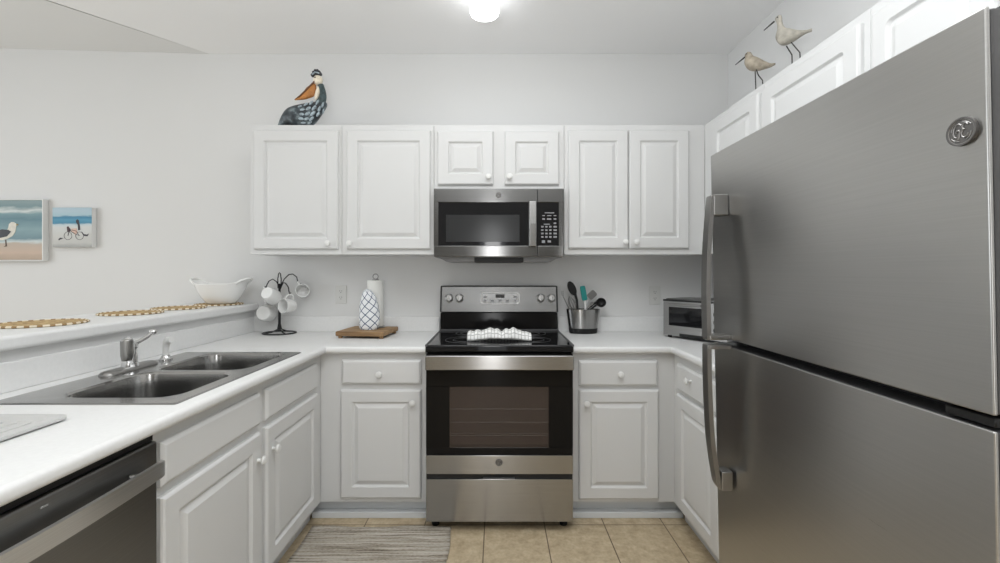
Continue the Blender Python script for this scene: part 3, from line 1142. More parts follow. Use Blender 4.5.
def curve_pts(keys, n=24):
    """smooth interpolation through (z, x) keys"""
    out = []
    k = len(keys)
    for i in range(k - 1):
        p0 = keys[max(i - 1, 0)]
        p1, p2 = keys[i], keys[i + 1]
        p3 = keys[min(i + 2, k - 1)]
        for s in range(n // (k - 1) + 1):
            t = s / (n // (k - 1) + 1)
            out.append(tuple(0.5 * (2 * p1[j] + (p2[j] - p0[j]) * t + (2 * p0[j] - 5 * p1[j] + 4 * p2[j] - p3[j]) * t * t + (3 * p1[j] - p0[j] - 3 * p2[j] + p3[j]) * t ** 3) for j in range(len(p1))))
    out.append(keys[-1])
    return out


def fridge_handle(door_o, keys, zb0, zb1, xb):
    HY0, HY1 = 1.305, 1.338
    c = curve_pts(keys)
    outer = [(x, z) for z, x in c]
    inner = [(x + 0.013, z) for z, x in reversed(c)]
    h = B().prism(outer + inner, 'Y', HY0, HY1, 0.003).build('handle', M['steel_handle'], door_o, angle=0.5)
    return h


KX = 0.0
hk = [(1.602, 0.644), (1.56, 0.640), (1.46, 0.632), (1.34, 0.6285), (1.24, 0.629), (1.165, 0.631)]
hu = fridge_handle(fd, hk, 0, 0, 0)
b = B().box(0.648, FRX + 0.003, 1.300, 1.343, 1.540, 1.603, 0.004, 2)
b.build('handle_mount', M['steel_handle'], hu)
b = B().box(0.637, FRX + 0.012, 1.300, 1.343, 1.166, 1.181, 0.003, 2)
b.build('handle_mount', M['steel_handle'], hu)
hk = [(1.152, 0.631), (1.06, 0.632), (0.95, 0.636), (0.86, 0.642), (0.78, 0.653), (0.735, 0.661), (0.714, 0.672)]
hl = fridge_handle(rd, hk, 0, 0, 0)
b = B().box(0.637, FRX + 0.012, 1.300, 1.343, 1.138, 1.152, 0.003, 2)
b.build('handle_mount', M['steel_handle'], hl)
b = B().box(0.672, FRX + 0.016, 1.300, 1.343, 0.713, 0.772, 0.004, 2)
b.build('handle_mount', M['steel_handle'], hl)

# ------------------------------------------------------------------ dishwasher
DY0, DY1, DXF = 0.610, 1.2275, -0.955
dw = thing('dishwasher', 'dark stainless dishwasher with a bowed bar handle under the sink worktop', 'dishwasher', (-1.25, 0.917, 0), world_coords=True)
B().box(-1.56, DXF - 0.045, DY0 + 0.004, DY1 - 0.004, 0.02, 0.915, 0.004, 1).build('tub', M['black'], dw)
B().box(DXF - 0.044, DXF - 0.012, DY0 + 0.004, DY1 - 0.004, 0.897, 0.917, 0.002, 1).build('top_strip', M['black'], dw)
B().box(DXF - 0.14, DXF - 0.07, DY0 + 0.01, DY1 - 0.01, 0.0, 0.10).build('toe_panel', M['black'], dw)
dd = B().box(DXF - 0.044, DXF, DY0 + 0.003, DY1 - 0.003, 0.11, 0.896, 0.006, 3).build('door', M['steel_dark'], dw)
B().box(DXF - 0.001, DXF + 0.001, 0.910, 0.925, 0.8735, 0.8775, 0.0004, 1).build('badge_plate', M['chrome'], dd)
# handle: flat bar bowed out, ends curled back to the door
n = 28
outer, inner = [], []
for i in range(n + 1):
    t = i / n
    y = DY0 + 0.03 + (DY1 - DY0 - 0.045) * t
    e = abs(2 * t - 1)
    xo = -0.912 - 0.012 * e ** 2 - 0.0 * e ** 16
    outer.append((xo, y))
    inner.append((xo - 0.011, y))
hz = (0.803, 0.847)
h = B().prism(outer + list(reversed(inner)), 'Z', hz[0], hz[1], 0.003).build('handle', M['steel_bar'], dd, angle=0.5)
for y0, y1 in ((DY1 - 0.055, DY1 - 0.10), (DY0 + 0.06, DY0 + 0.105)):
    B().tube([(DXF - 0.002, y1, 0.83), (DXF + 0.010, (y0 + y1) / 2, 0.828), (-0.93, y0, 0.826)], [0.013, 0.009, 0.008], 10).build('handle_post', M['steel_handle'], h)

# ------------------------------------------------------------------ sink
sk = thing('sink', 'double bowl stainless steel sink set in the left worktop', 'sink', (-1.29, 1.76, CT), world_coords=True)


def rr2(x0, x1, y0, y1, z, r, n=6):
    return [(p[0], p[2], z) for p in rrect(x0, x1, y0, y1, 0, r, n)]


def sink_mesh():
    b = B()
    ox0, ox1, oy0, oy1 = -1.572, -0.984, 1.331, 2.199
    bowls = [(-1.430, -1.043, 1.398, 1.750), (-1.430, -1.043, 1.793, 2.156)]
    zt = CT + 0.004
    bm = b.bm
    # deck: outer ring + face with two holes (triangle fill)
    out_low = [bm.verts.new(p) for p in rr2(ox0, ox1, oy0, oy1, CT + 0.0005, 0.012)]
    out_top = [bm.verts.new(p) for p in rr2(ox0 + 0.006, ox1 - 0.006, oy0 + 0.006, oy1 - 0.006, zt, 0.010)]
    n = len(out_low)
    for i in range(n):
        j = (i + 1) % n
        bm.faces.new((out_low[i], out_low[j], out_top[j], out_top[i]))
    edges = []
    for i in range(n):
        edges.append(bm.edges.get((out_top[i], out_top[(i + 1) % n])))
    for (x0, x1, y0, y1) in bowls:
        rings = []
        for ins, z, r in ((-0.004, zt, 0.075), (0.004, zt - 0.006, 0.07), (0.010, zt - 0.05, 0.068), (0.016, zt - 0.15, 0.065), (0.03, zt - 0.172, 0.055), (0.05, zt - 0.178, 0.04), (0.13, zt - 0.181, 0.03)):
            rings.append([bm.verts.new(p) for p in rr2(x0 + ins, x1 - ins, y0 + ins, y1 - ins, z, r, 8)])
        m_ = len(rings[0])
        for a, c in zip(rings, rings[1:]):
            for i in range(m_):
                j = (i + 1) % m_
                bm.faces.new((a[i], a[j], c[j], c[i]))
        bm.faces.new(rings[-1])
        for i in range(m_):
            edges.append(bm.edges.get((rings[0][i], rings[0][(i + 1) % m_])))
    bmesh.ops.triangle_fill(bm, use_beauty=True, use_dissolve=False, edges=edges, normal=(0, 0, 1))
    return b, bowls


b, bowls = sink_mesh()
so = b.build('basin', M['sink'], sk, weld=False, angle=0.6)
for (x0, x1, y0, y1) in bowls:
    c = ((x0 + x1) / 2, (y0 + y1) / 2, CT + 0.004 - 0.180)
    B().lathe([(0.045, 0), (0.045, 0.003), (0.032, 0.004), (0.028, 0.001), (0.001, 0.001)], c, 28).build('strainer', M['chrome'], so)

# faucet
DZ = CT + 0.0042
fa = thing('faucet', 'chrome single-lever kitchen faucet on the sink deck', 'faucet', (-1.519, 1.80, DZ), world_coords=True)
b = B()
rings = []
for ins, z in ((0, 0), (0, 0.004), (0.006, 0.012), (0.014, 0.015)):
    rings.append([(p[0], p[2], DZ + z) for p in rrect(-1.551 + ins, -1.487 - ins, 1.672 + ins, 1.930 - ins, 0, 0.032 - ins * 0.9, 8)])
b.loops(rings).build('deck_plate', M['steel_handle'], fa)
FC = Vector((-1.519, 1.80, DZ))
B().lathe([(0.031, 0.012), (0.029, 0.02), (0.026, 0.03), (0.026, 0.085), (0.028, 0.09), (0.028, 0.10), (0.022, 0.112), (0.006, 0.117), (0.001, 0.117)], FC, 28).build('body', M['chrome'], fa)
dirc = Vector((0.60, -0.80, 0)).normalized()
p0 = FC + Vector((0, 0, 0.045))
pts = [p0, p0 + dirc * 0.03 + Vector((0, 0, 0.040)), p0 + dirc * 0.07 + Vector((0, 0, 0.072)), p0 + dirc * 0.12 + Vector((0, 0, 0.086)), p0 + dirc * 0.165 + Vector((0, 0, 0.080))]
sp = B().tube(pts, [0.018, 0.018, 0.018, 0.0185, 0.019], 16).build('spout', M['chrome'], fa)
tip = pts[-1] + dirc * -0.006 + Vector((0, 0, 0.012))
B().lathe([(0.001, 0.008), (0.017, 0.006), (0.0205, 0.0), (0.0195, -0.055), (0.016, -0.075), (0.001, -0.075)], tip, 20).build('spray_nozzle', M['steel_handle'], sp)
lv0 = FC + Vector((0, 0, 0.098))
lv = [lv0, lv0 + Vector((0.005, 0.04, 0.012)), lv0 + Vector((0.008, 0.078, 0.024)), lv0 + Vector((0.01, 0.108, 0.042))]
lo = B().tube(lv, [0.012, 0.009, 0.008, 0.007], 12).build('lever', M['chrome'], fa)
B().ellipsoid(lv[-1], 0.016, 0.016, 0.013).build('lever_grip', M['chrome'], lo)

# side sprayer
sp_ = thing('sprayer', 'white hand sprayer in a chrome socket at the back of the sink deck', 'sprayer', (-1.519, 1.995, DZ), world_coords=True)
SC = Vector((-1.519, 1.995, DZ))
B().lathe([(0.026, 0), (0.026, 0.006), (0.019, 0.012), (0.016, 0.022), (0.012, 0.024)], SC, 24).build('socket', M['chrome'], sp_)
B().tube([SC + Vector((0, 0, 0.018)), SC + Vector((0, 0, 0.05)), SC + Vector((0.004, -0.002, 0.075)), SC + Vector((0.016, -0.006, 0.092)), SC + Vector((0.036, -0.012, 0.094))], [0.012, 0.0125, 0.014, 0.016, 0.014], 16).build('spray_head', M['plastic_white'], sp_)

# tray on the worktop, near left
tr = thing('drain_tray', 'flat white rimmed tray on the worktop in front of the sink', 'tray', (-1.39, 1.0, CT), world_coords=True)
x0, x1, y0, y1 = -1.60, -1.178, 0.60, 1.205
rings = [rr2(x0 + 0.008, x1 - 0.008, y0 + 0.008, y1 - 0.008, CT + 0.0005, 0.02), rr2(x0, x1, y0, y1, CT + 0.006, 0.025), rr2(x0, x1, y0, y1, CT + 0.013, 0.025), rr2(x0 + 0.004, x1 - 0.004, y0 + 0.004, y1 - 0.004, CT + 0.015, 0.022),
         rr2(x0 + 0.024, x1 - 0.024, y0 + 0.024, y1 - 0.024, CT + 0.015, 0.02), rr2(x0 + 0.034, x1 - 0.034, y0 + 0.034, y1 - 0.034, CT + 0.006, 0.015)]
to = B().loops(rings).build('tray_body', M['tray'], tr)
b = B()
for k in range(9):
    xx = x0 + 0.06 + k * (x1 - x0 - 0.12) / 8
    b.box(xx - 0.004, xx + 0.004, y0 + 0.05, y1 - 0.05, CT + 0.005, CT + 0.009, 0.001, 1)
b.build('ribs', M['tray'], tr)

# ------------------------------------------------------------------ round placemats and bowl on the bar


def placemat(x, y, r, label):
    root = thing('placemat', label, 'placemat', (x, y, LT + 0.0008), group='round woven placemats on the bar ledge')
    B().lathe([(r - 0.008, 0.0), (r - 0.006, 0.003), (r - 0.008, 0.006), (r * 0.6, 0.0065), (r * 0.3, 0.006), (0.001, 0.006)], (0, 0, 0), 56).build('weave', M['seagrass'], root)
    bt = B().tube([(r * 0.965 * math.cos(2 * PI * k / 72), r * 0.965 * math.sin(2 * PI * k / 72), 0.0045) for k in range(72)], 0.0045, 8, closed=True)
    bt.build('binding', M['mat_edge'], root)


placemat(-1.850, 1.765, 0.146, 'round woven placemat on the bar ledge, nearest one at the left edge')
placemat(-1.862, 2.215, 0.135, 'round woven placemat on the bar ledge behind the faucet, second from the left edge')
placemat(-1.845, 2.525, 0.135, 'round woven placemat on the bar ledge just left of the bowl')
placemat(-1.800, 2.82, 0.140, 'round woven placemat on the bar ledge underneath the white bowl')

bw = thing('bowl', 'white oval serving bowl with raised handle ends on the bar ledge', 'bowl', (-1.775, 2.80, LT + 0.0105))


def bowl_ring(rx, ry, z, lift, seg=48):
    rx, ry = rx * 0.94, ry * 0.94
    out = []
    for k in range(seg):
        a = 2 * PI * k / seg
        e = abs(math.cos(a)) ** 3
        out.append((rx * math.cos(a), ry * math.sin(a), z + lift * e))
    return out


rings = [bowl_ring(0.085, 0.05, 0.0, 0), bowl_ring(0.095, 0.062, 0.004, 0), bowl_ring(0.128, 0.092, 0.04, 0.004), bowl_ring(0.155, 0.112, 0.08, 0.012), bowl_ring(0.172, 0.122, 0.112, 0.022), bowl_ring(0.183, 0.127, 0.122, 0.026),
         bowl_ring(0.183, 0.124, 0.126, 0.026), bowl_ring(0.168, 0.116, 0.114, 0.02), bowl_ring(0.150, 0.106, 0.082, 0.012), bowl_ring(0.12, 0.085, 0.045, 0.0), bowl_ring(0.085, 0.055, 0.014, 0), bowl_ring(0.02, 0.012, 0.010, 0)]
B().loops(rings).build('bowl_body', M['white_gloss'], bw)
for s in (-1, 1):
    B().tube([(s * 0.128, -0.066, 0.126), (s * 0.156, -0.058, 0.146), (s * 0.176, -0.034, 0.158), (s * 0.181, 0.0, 0.160), (s * 0.176, 0.034, 0.158), (s * 0.156, 0.058, 0.146), (s * 0.128, 0.066, 0.126)], 0.0075, 10).build('handle', M['white_gloss'], bw)

# ------------------------------------------------------------------ mug tree
MS_ = FPX / 2.865
MT = Vector((X_of(279.5, MS_), 2.865, CT + 0.001))
mt = thing('mug_tree', 'black wire mug tree in the left corner of the worktop', 'mug rack', MT)
b = B()
R = 0.103
b.tube([(R * math.cos(2 * PI * k / 36), 0.088 * math.sin(2 * PI * k / 36), 0.006) for k in range(36)], 0.0045, 8, closed=True)
for k in range(4):
    a = PI / 4 + PI / 2 * k
    b.tube([(R * math.cos(a), 0.088 * math.sin(a), 0.006), (R * 0.5 * math.cos(a), 0.044 * math.sin(a), 0.012), (0.012 * math.cos(a), 0.012 * math.sin(a), 0.03), (0.004 * math.cos(a), 0.004 * math.sin(a), 0.07)], 0.004, 8)
b.build('base', M['iron'], mt, weld=False)
B().tube([(0, 0, 0.02), (0, 0, 0.28), (0, 0, 0.33)], [0.0085, 0.0075, 0.006], 10).build('pole', M['iron'], mt)
zt = lambda py: H - (py - CY) / MS_ - MT.z
ux = lambda px: (px - 279.5) / MS_
B().tube([(-0.010, 0, 0.30), (-0.011, 0, 0.36), (-0.006, 0, 0.395), (0.0, 0, 0.402), (0.006, 0, 0.395), (0.011, 0, 0.36), (0.010, 0, 0.30)], 0.0035, 8).build('finial_loop', M['iron'], mt)
arms = {
    'a': [(0.003, 0, zt(287)), (ux(283.5), 0.012, zt(279)), (ux(287.5), 0.02, zt(274.5)), (ux(291), 0.025, zt(274)), (ux(294.5), 0.03, zt(277)), (ux(295.8), 0.03, zt(282)), (ux(296), 0.03, zt(284.5)), (ux(297.5), 0.03, zt(285.5)), (ux(299), 0.03, zt(283.5))],
    'b': [(0.003, 0, zt(290)), (ux(283.5), -0.02, zt(285)), (ux(286), -0.035, zt(282.6)), (ux(289), -0.045, zt(283)), (ux(292), -0.05, zt(287)), (ux(292.6), -0.05, zt(291)), (ux(293.2), -0.05, zt(293.4)), (ux(294.6), -0.05, zt(292.4))],
    'c': [(-0.003, 0, zt(286)), (ux(278), -0.02, zt(281.5)), (ux(275.5), -0.035, zt(279)), (ux(272.5), -0.045, zt(281)), (ux(271), -0.05, zt(284.5)), (ux(270.0), -0.05, zt(287.4)), (ux(269.0), -0.05, zt(286))],
    'd': [(-0.003, 0, zt(293)), (ux(276), 0.01, zt(291)), (ux(272), 0.02, zt(291)), (ux(268), 0.02, zt(294.5)), (ux(267), 0.02, zt(299)), (ux(266.2), 0.02, zt(301.3)), (ux(264.4), 0.02, zt(300))],
}
for k in 'abcd':
    B().tube(arms[k], 0.0034, 8).build('arm', M['iron'], mt)


def mug(cx, cy, dy, axis, handle_dir, label, r=0.052, hgt=0.095):
    """cx, cy: pixel centre; axis: the way the open mouth points; handle_dir: toward the hook"""
    c = Vector((MT.x + (cx - 279.5) / MS_, MT.y + dy, H - (cy - CY) / MS_))
    z = Vector(axis).normalized()
    x = Vector(handle_dir)
    x = (x - z * x.dot(z)).normalized()
    y = z.cross(x)
    mat = Matrix((x, y, z)).transposed()
    root = thing('mug', label, 'mug', c, group='white mugs on the mug tree')
    h = hgt / 2
    prof = [(r * 0.5, -h), (r * 0.74, -h + 0.002), (r * 0.86, -h + 0.012), (r * 0.97, -h + 0.04), (r, h - 0.02), (r, h), (r - 0.003, h + 0.001), (r - 0.005, h - 0.003), (r - 0.006, -h + 0.04), (r * 0.78, -h + 0.012), (r * 0.3, -h + 0.006), (0.001, -h + 0.006)]
    B().lathe(prof, (0, 0, 0), 32, 'Z', mat=mat).build('cup', M['mug_inside'], root)
    pts = []
    for k in range(11):
        a = -PI / 2 + PI * k / 10
        pts.append(mat @ Vector((r * 0.96 + 0.030 * math.cos(a), 0, 0.004 + 0.029 * math.sin(a))))
    B().tube(pts, 0.0055, 10, flat=1.3).build('handle', M['mug_inside'], root)
    return root


mug(264.0, 313.4, 0.02, (-0.08, 1.0, -0.12), (0.1, 0, 1), 'white mug hanging lowest on the mug tree, bottom toward the room', 0.058, 0.080)
mug(276.0, 294.6, -0.07, (0.12, 0.86, -0.42), (-0.7, 0, 0.75), 'white mug hanging at the middle of the mug tree in front of the pole', 0.050, 0.085)
mug(290.8, 305.4, -0.035, (-0.42, -0.92, 0.06), (0.25, 0, 1), 'white mug hanging right of the pole with its mouth turned to the room', 0.048, 0.080)
mug(300.6, 291.8, 0.035, (0.30, -0.92, 0.25), (-0.5, 0, 0.9), 'white mug hanging farthest right on the mug tree', 0.044, 0.080)

# ------------------------------------------------------------------ board, paper towels, mitt cloth
bd = thing('riser_board', 'wooden board on low feet standing on the worktop left of the range', 'board', (-0.825, 2.78, CT + 0.0005), math.radians(-6))
B().box(-0.152, 0.152, -0.135, 0.145, 0.014, 0.043, 0.006, 2).build('board_top', M['wood'], bd)
for sx in (-0.13, 0.13):
    for sy in (-0.11, 0.12):
        B().lathe([(0.012, 0.0), (0.014, 0.006), (0.012, 0.015)], (sx, sy, 0), 14).build('foot', M['wood'], bd)
BT = CT + 0.044
pt = thing('paper_towel_roll', 'paper towel roll on a holder standing on the wooden board', 'paper towels', (X_of(376.2, 151.5), 2.855, BT))
B().lathe([(0.062, 0.0), (0.064, 0.004), (0.06, 0.008), (0.008, 0.009), (0.006, 0.012)], (0, 0, 0), 32).build('holder_base', M['steel_handle'], pt)
B().lathe([(0.020, 0.0105), (0.0515, 0.0105), (0.0525, 0.013), (0.0525, 0.305), (0.0515, 0.308), (0.020, 0.308)], (0, 0, 0), 40, cap0=False, cap1=False).build('paper', M['paper'], pt)
hp = B().tube([(0, 0, 0.010), (0, 0, 0.318)], 0.006, 10).build('rod', M['steel_handle'], pt)
B().tube([(0.017 * math.cos(2 * PI * k / 20), 0, 0.333 + 0.017 * math.sin(2 * PI * k / 20)) for k in range(20)], 0.0035, 8, closed=True).build('ring', M['steel_handle'], hp)
B().lathe([(0.021, 0.309), (0.021, 0.316), (0.004, 0.3165)], (0, 0, 0), 20).build('cap', M['steel_handle'], hp)

# mitt: stands upright, leaning on the roll
mi = X_of(370.3, 156.5)


def mitt(u, v):
    a = 2 * PI * u
    zz = 0.255 * v
    prof = [(0.0, 0.052), (0.05, 0.062), (0.12, 0.064), (0.3, 0.064), (0.5, 0.062), (0.68, 0.055), (0.82, 0.044), (0.92, 0.032), (0.975, 0.018), (1.0, 0.002)]
    for (v0, r0), (v1, r1) in zip(prof, prof[1:]):
        if v <= v1 + 1e-9:
            r = r0 + (r1 - r0) * (v - v0) / (v1 - v0)
            break
    wob = 1 + 0.03 * math.sin(3 * a + 9 * v) + 0.02 * math.sin(5 * a - 14 * v)
    x = mi + r * wob * math.cos(a) - 0.016 * v + (0.010 * math.sin(PI * v))
    y = 2.745 + 0.55 * r * wob * math.sin(a) + 0.02 * v
    return (x, y, BT + 0.001 + zz)


b = B().grid(40, 30, mitt, uvf=lambda u, v: (u * 1.0, v * 0.75))
bm = b.bm
o = b.build('oven_mitt', M['navy_plaid'])
tag(o, 'white cloth mitt with crossing navy lines leaning on the paper towel roll', 'oven mitt')

# ------------------------------------------------------------------ utensil crock + utensils
UC = Vector((X_of(583.0, 150.0), 2.895, CT + 0.0008))
uc = thing('utensil_crock', 'stainless utensil crock with a black base on the worktop right of the range', 'utensil holder', UC)
SYY = 0.52
B().lathe([(0.088, 0.0), (0.092, 0.003), (0.096, 0.033), (0.094, 0.034)], (0, 0, 0), 48, sy=SYY).build('base', M['black'], uc)
B().lathe([(0.095, 0.034), (0.112, 0.158), (0.1125, 0.160), (0.110, 0.160), (0.094, 0.040), (0.02, 0.038), (0.001, 0.038)], (0, 0, 0), 48, sy=SYY, cap0=True).build('bucket', M['steel_oven'], uc)
sU = 150.5


def up(px, py, dy=0.0):
    """a point at the crock's distance"""
    s = FPX / (UC.y + dy)
    return Vector((X_of(px, s), UC.y + dy, H - (py - CY) / s))


def flat_head(b, c, w, h, t, ang, n=20, power=2.0, roty=0.0):
    """rounded plate facing the room, tilted by ang in the picture plane"""
    ca, sa = math.cos(ang), math.sin(ang)
    rings = []
    for (k, yy) in ((0.94, -t / 2), (1.0, -t / 4), (1.0, t / 4), (0.94, t / 2)):
        ring = []
        for i in range(n):
            a = 2 * PI * i / n
            cu = math.copysign(abs(math.cos(a)) ** (2 / power), math.cos(a))
            cv_ = math.copysign(abs(math.sin(a)) ** (2 / power), math.sin(a))
            u, v = cu * w / 2 * k, cv_ * h / 2 * k
            ring.append((c.x + u * ca - v * sa, c.y + yy, c.z + u * sa + v * ca))
        rings.append(ring)
    b.loops(rings)
    return b


inb = lambda px, dy=0: Vector((X_of(px, sU), UC.y + dy, CT + 0.05))
ut = thing('cooking_spoon', 'black cooking spoon with a big oval head standing highest in the utensil crock', 'spoon', inb(579), group=None, world_coords=True)
flat_head(B(), up(572.0, 288.4, 0.005), 0.052, 0.102, 0.012, math.radians(24)).build('head', M['black_matte'], ut)
B().tube([up(575.2, 294.0, 0.005), up(576.8, 300, 0.004), up(577.6, 309, 0.0), inb(578)], [0.009, 0.008, 0.0075, 0.0075], 10).build('handle', M['black_matte'], ut)
ut = thing('spatula', 'teal spatula standing in the utensil crock', 'spatula', inb(586), world_coords=True)
flat_head(B(), up(583.6, 293.2, -0.01), 0.036, 0.098, 0.010, math.radians(10), 28, 6).build('blade', M['teal'], ut)
B().tube([up(585.0, 300.5, -0.01), up(585.8, 309, -0.006), inb(585.5, -0.005)], [0.008, 0.006, 0.006], 10).build('handle', M['plastic_white'], ut)
ut = thing('whisk', 'grey wire whisk low at the left rim of the utensil crock', 'whisk', inb(572), world_coords=True)
b = B()
top_c, bot_c = up(569.5, 296.0, 0.034), up(574.5, 309.5, 0.03)
for k in range(4):
    a = PI * k / 4
    off = Vector((math.cos(a), math.sin(a) * 0.6, 0))
    axis = (top_c - bot_c)
    pts = []
    for i in range(17):
        t = i / 16
        w = math.sin(PI * t)
        lng = 1 - abs(2 * t - 1) ** 2.2
        side = math.cos(PI * t)
        pts.append(bot_c + axis * lng * 1.0 + off * 0.028 * side * math.sin(PI * min(1, lng * 0.9 + 0.08)) ** 0.7)
    b.tube(pts, 0.0016, 6)
b.build('wires', M['steel_handle'], ut)
B().tube([bot_c, inb(577, 0.026)], [0.007, 0.008], 10).build('handle', M['steel_handle'], ut)
ut = thing('fork', 'thin steel fork leaning out at the left of the utensil crock', 'fork', inb(570), world_coords=True)
B().tube([up(563.4, 297, 0.0), up(566.5, 303.5, 0.0), up(569.5, 309.5, 0.0), inb(574, 0.0)], [0.0032, 0.003, 0.0035, 0.004], 8).build('shaft', M['steel_handle'], ut)
b = B()
for k in (-1, 0, 1):
    b.tube([up(563.4, 297, 0) + Vector((0.0, 0, 0)), up(562.6 + k * 0.9, 294.6, 0), up(562.4 + k * 0.9, 290.8, 0)], 0.0014, 6)
b.build('tines', M['steel_handle'], ut)
ut = thing('ladle', 'black ladle with a ringed bowl at the right rim of the utensil crock', 'ladle', inb(592), world_coords=True)
lc = up(601.2, 302.4, -0.024)
b = B()
b.lathe([(0.030, 0.0), (0.031, -0.004), (0.028, -0.014), (0.018, -0.024), (0.001, -0.028)], lc, 24, mat=Matrix.Rotation(math.radians(72), 3, 'X') @ Matrix.Rotation(math.radians(-15), 3, 'Y'), cap0=False)
b.build('ladle_bowl', M['black_matte'], ut, solid=0.002)
B().tube([lc + Vector((-0.028, 0, -0.014)), up(594.5, 306.5, -0.022), up(590.5, 309.5, -0.018), inb(584.5, -0.012)], [0.007, 0.0065, 0.0065, 0.0065], 10).build('handle', M['black_matte'], ut)
ut = thing('tongs', 'steel tongs with black grips leaning to the right in the utensil crock', 'tongs', inb(590), world_coords=True)
for k, (a, c) in enumerate((((597.8, 301.5), (588.5, 309)), ((599.8, 298.8), (589.8, 308)))):
    B().tube([up(*a, 0.020 + 0.008 * k), up((a[0] + c[0]) / 2, (a[1] + c[1]) / 2 - 0.8, 0.018 + 0.008 * k), up(*c, 0.014), inb(587, 0.016)], [0.008, 0.006, 0.006, 0.006], 10).build('arm', M['black_matte' if k == 0 else 'steel_handle'], ut)
ut = thing('turner', 'white handled steel turner leaning right behind the teal spatula', 'turner', inb(588), world_coords=True)
flat_head(B(), up(592.0, 294.8, 0.022), 0.048, 0.060, 0.004, math.radians(-48), 24, 5).build('blade', M['steel_handle'], ut)
B().tube([up(588.8, 299.5, 0.02), up(585.5, 306, 0.02), inb(581, 0.012)], [0.006, 0.0055, 0.0055], 10).build('handle', M['plastic_white'], ut)
ut = thing('measuring_spoon', 'small steel measuring spoon low in the middle of the utensil crock', 'spoon', inb(580), world_coords=True)
flat_head(B(), up(591.5, 303.8, -0.022), 0.032, 0.022, 0.008, math.radians(35)).build('head', M['steel_handle'], ut)
B().tube([up(589.4, 305, -0.022), up(586, 309, -0.015), inb(582, -0.01)], 0.004, 8).build('handle', M['steel_handle'], ut)

# ------------------------------------------------------------------ towel on the cooktop
def towel(u, v):
    # u along X, v over the roll (front bottom -> over the top -> back bottom)
    x0, x1 = X_of(467.5, 177.5), X_of(531.0, 177.5)
    x = x0 + (x1 - x0) * u
    a = PI * 1.04 * v
    e = min(u, 1 - u)
    lump = 1.0 + 0.12 * math.sin(u * 2 * PI * 3 + 0.8) + 0.06 * math.sin(u * 2 * PI * 7)
    hgt = (0.056 * lump) * min(1.0, 0.62 + 2.2 * e)
    arch = 0.010 * math.sin(PI * u) ** 2
    ry = 0.052 * (1 + 0.08 * math.sin(u * 14))
    z = 0.985 + 0.0025 + hgt * math.sin(a) ** 0.8 * 1.0 if 0 < math.sin(a) else 0.9875
    if v < 0.12:
        z += arch * (1 - v / 0.12)
    y = 2.465 - ry * math.cos(a) + 0.012 * math.sin(PI * u)
    y += 0.003 * math.sin(u * 40 + v * 9)
    z += 0.003 * math.sin(u * 55) * math.sin(PI * v)
    return (x, y, z)


b = B().grid(64, 16, towel, uvf=lambda u, v: (u, v))
bm = b.bm
# close the ends
vs_ = sorted(bm.verts, key=lambda v: v.co.x)
o = b.build('dish_towel', M['grey_check'], solid=0.004)
tag(o, 'white grey-checked dish towel folded on the black cooktop', 'towel')

# ------------------------------------------------------------------ toaster oven (turned in the corner)
TO = thing('toaster_oven', 'stainless toaster oven with dark glass door in the right corner behind the refrigerator', 'toaster oven', (1.045, 2.735, CT + 0.0005), math.radians(-55))
W_, D_, Z0_, Z1_ = 0.40, 0.27, 0.016, 0.244
# local x along the front, front at y=0 looking to -y
b = B().box(0, W_, 0.012, D_, Z0_, Z1_ - 0.012, 0.006, 2)
b.box(0.004, W_ - 0.004, 0.02, D_ - 0.004, Z1_ - 0.014, Z1_ - 0.002, 0.005, 2)
b.build('housing', M['steel_dark'], TO, weld=False)
b = B()
b.box(0, W_, -0.004, 0.013, Z1_ - 0.018, Z1_ - 0.008, 0.002, 1)
b.build('top_trim', M['black'], TO)
b = B()
b.box(0.002, 0.036, 0, 0.013, Z0_ + 0.045, Z1_ - 0.018)
b.box(0.29, W_ - 0.002, 0, 0.013, Z0_ + 0.045, Z1_ - 0.018)
b.box(0.036, 0.29, 0, 0.013, Z1_ - 0.044, Z1_ - 0.018)
b.box(0.002, W_ - 0.002, 0, 0.013, Z0_, Z0_ + 0.045)
b.build('front_frame', M['steel'], TO, weld=False)
dd = B().box(0.034, 0.292, -0.006, 0.004, Z0_ + 0.044, Z1_ - 0.043, 0.002, 1).build('door', M['steel'], TO)
B().box(0.044, 0.282, -0.0075, -0.005, Z0_ + 0.062, Z1_ - 0.052, 0.0005, 1).build('window', M['black_glass'], dd)
hh = B().tube([(0.06, -0.03, Z1_ - 0.034), (0.266, -0.03, Z1_ - 0.034)], 0.007, 12).build('handle', M['steel_handle'], dd)
for xx in (0.075, 0.25):
    B().tube([(xx, -0.03, Z1_ - 0.034), (xx, 0.003, Z1_ - 0.034)], 0.005, 8).build('handle_post', M['steel_handle'], hh)
for zz in (0.075, 0.12, 0.165):
    B().lathe([(0.018, 0), (0.018, -0.012), (0.014, -0.016), (0.001, -0.0162)], (0.345, 0.0, zz), 20, 'Y').build('dial', M['black'], TO)
B().box(0.11, 0.27, -0.002, 0.02, Z0_ - 0.004, Z0_ + 0.018, 0.004, 2).build('crumb_tray', M['black'], TO)
for xx in (0.03, W_ - 0.03):
    for yy in (0.025, D_ - 0.03):
        B().lathe([(0.012, 0.0), (0.014, 0.004), (0.012, 0.018)], (xx, yy, 0), 14).build('foot', M['black'], TO)

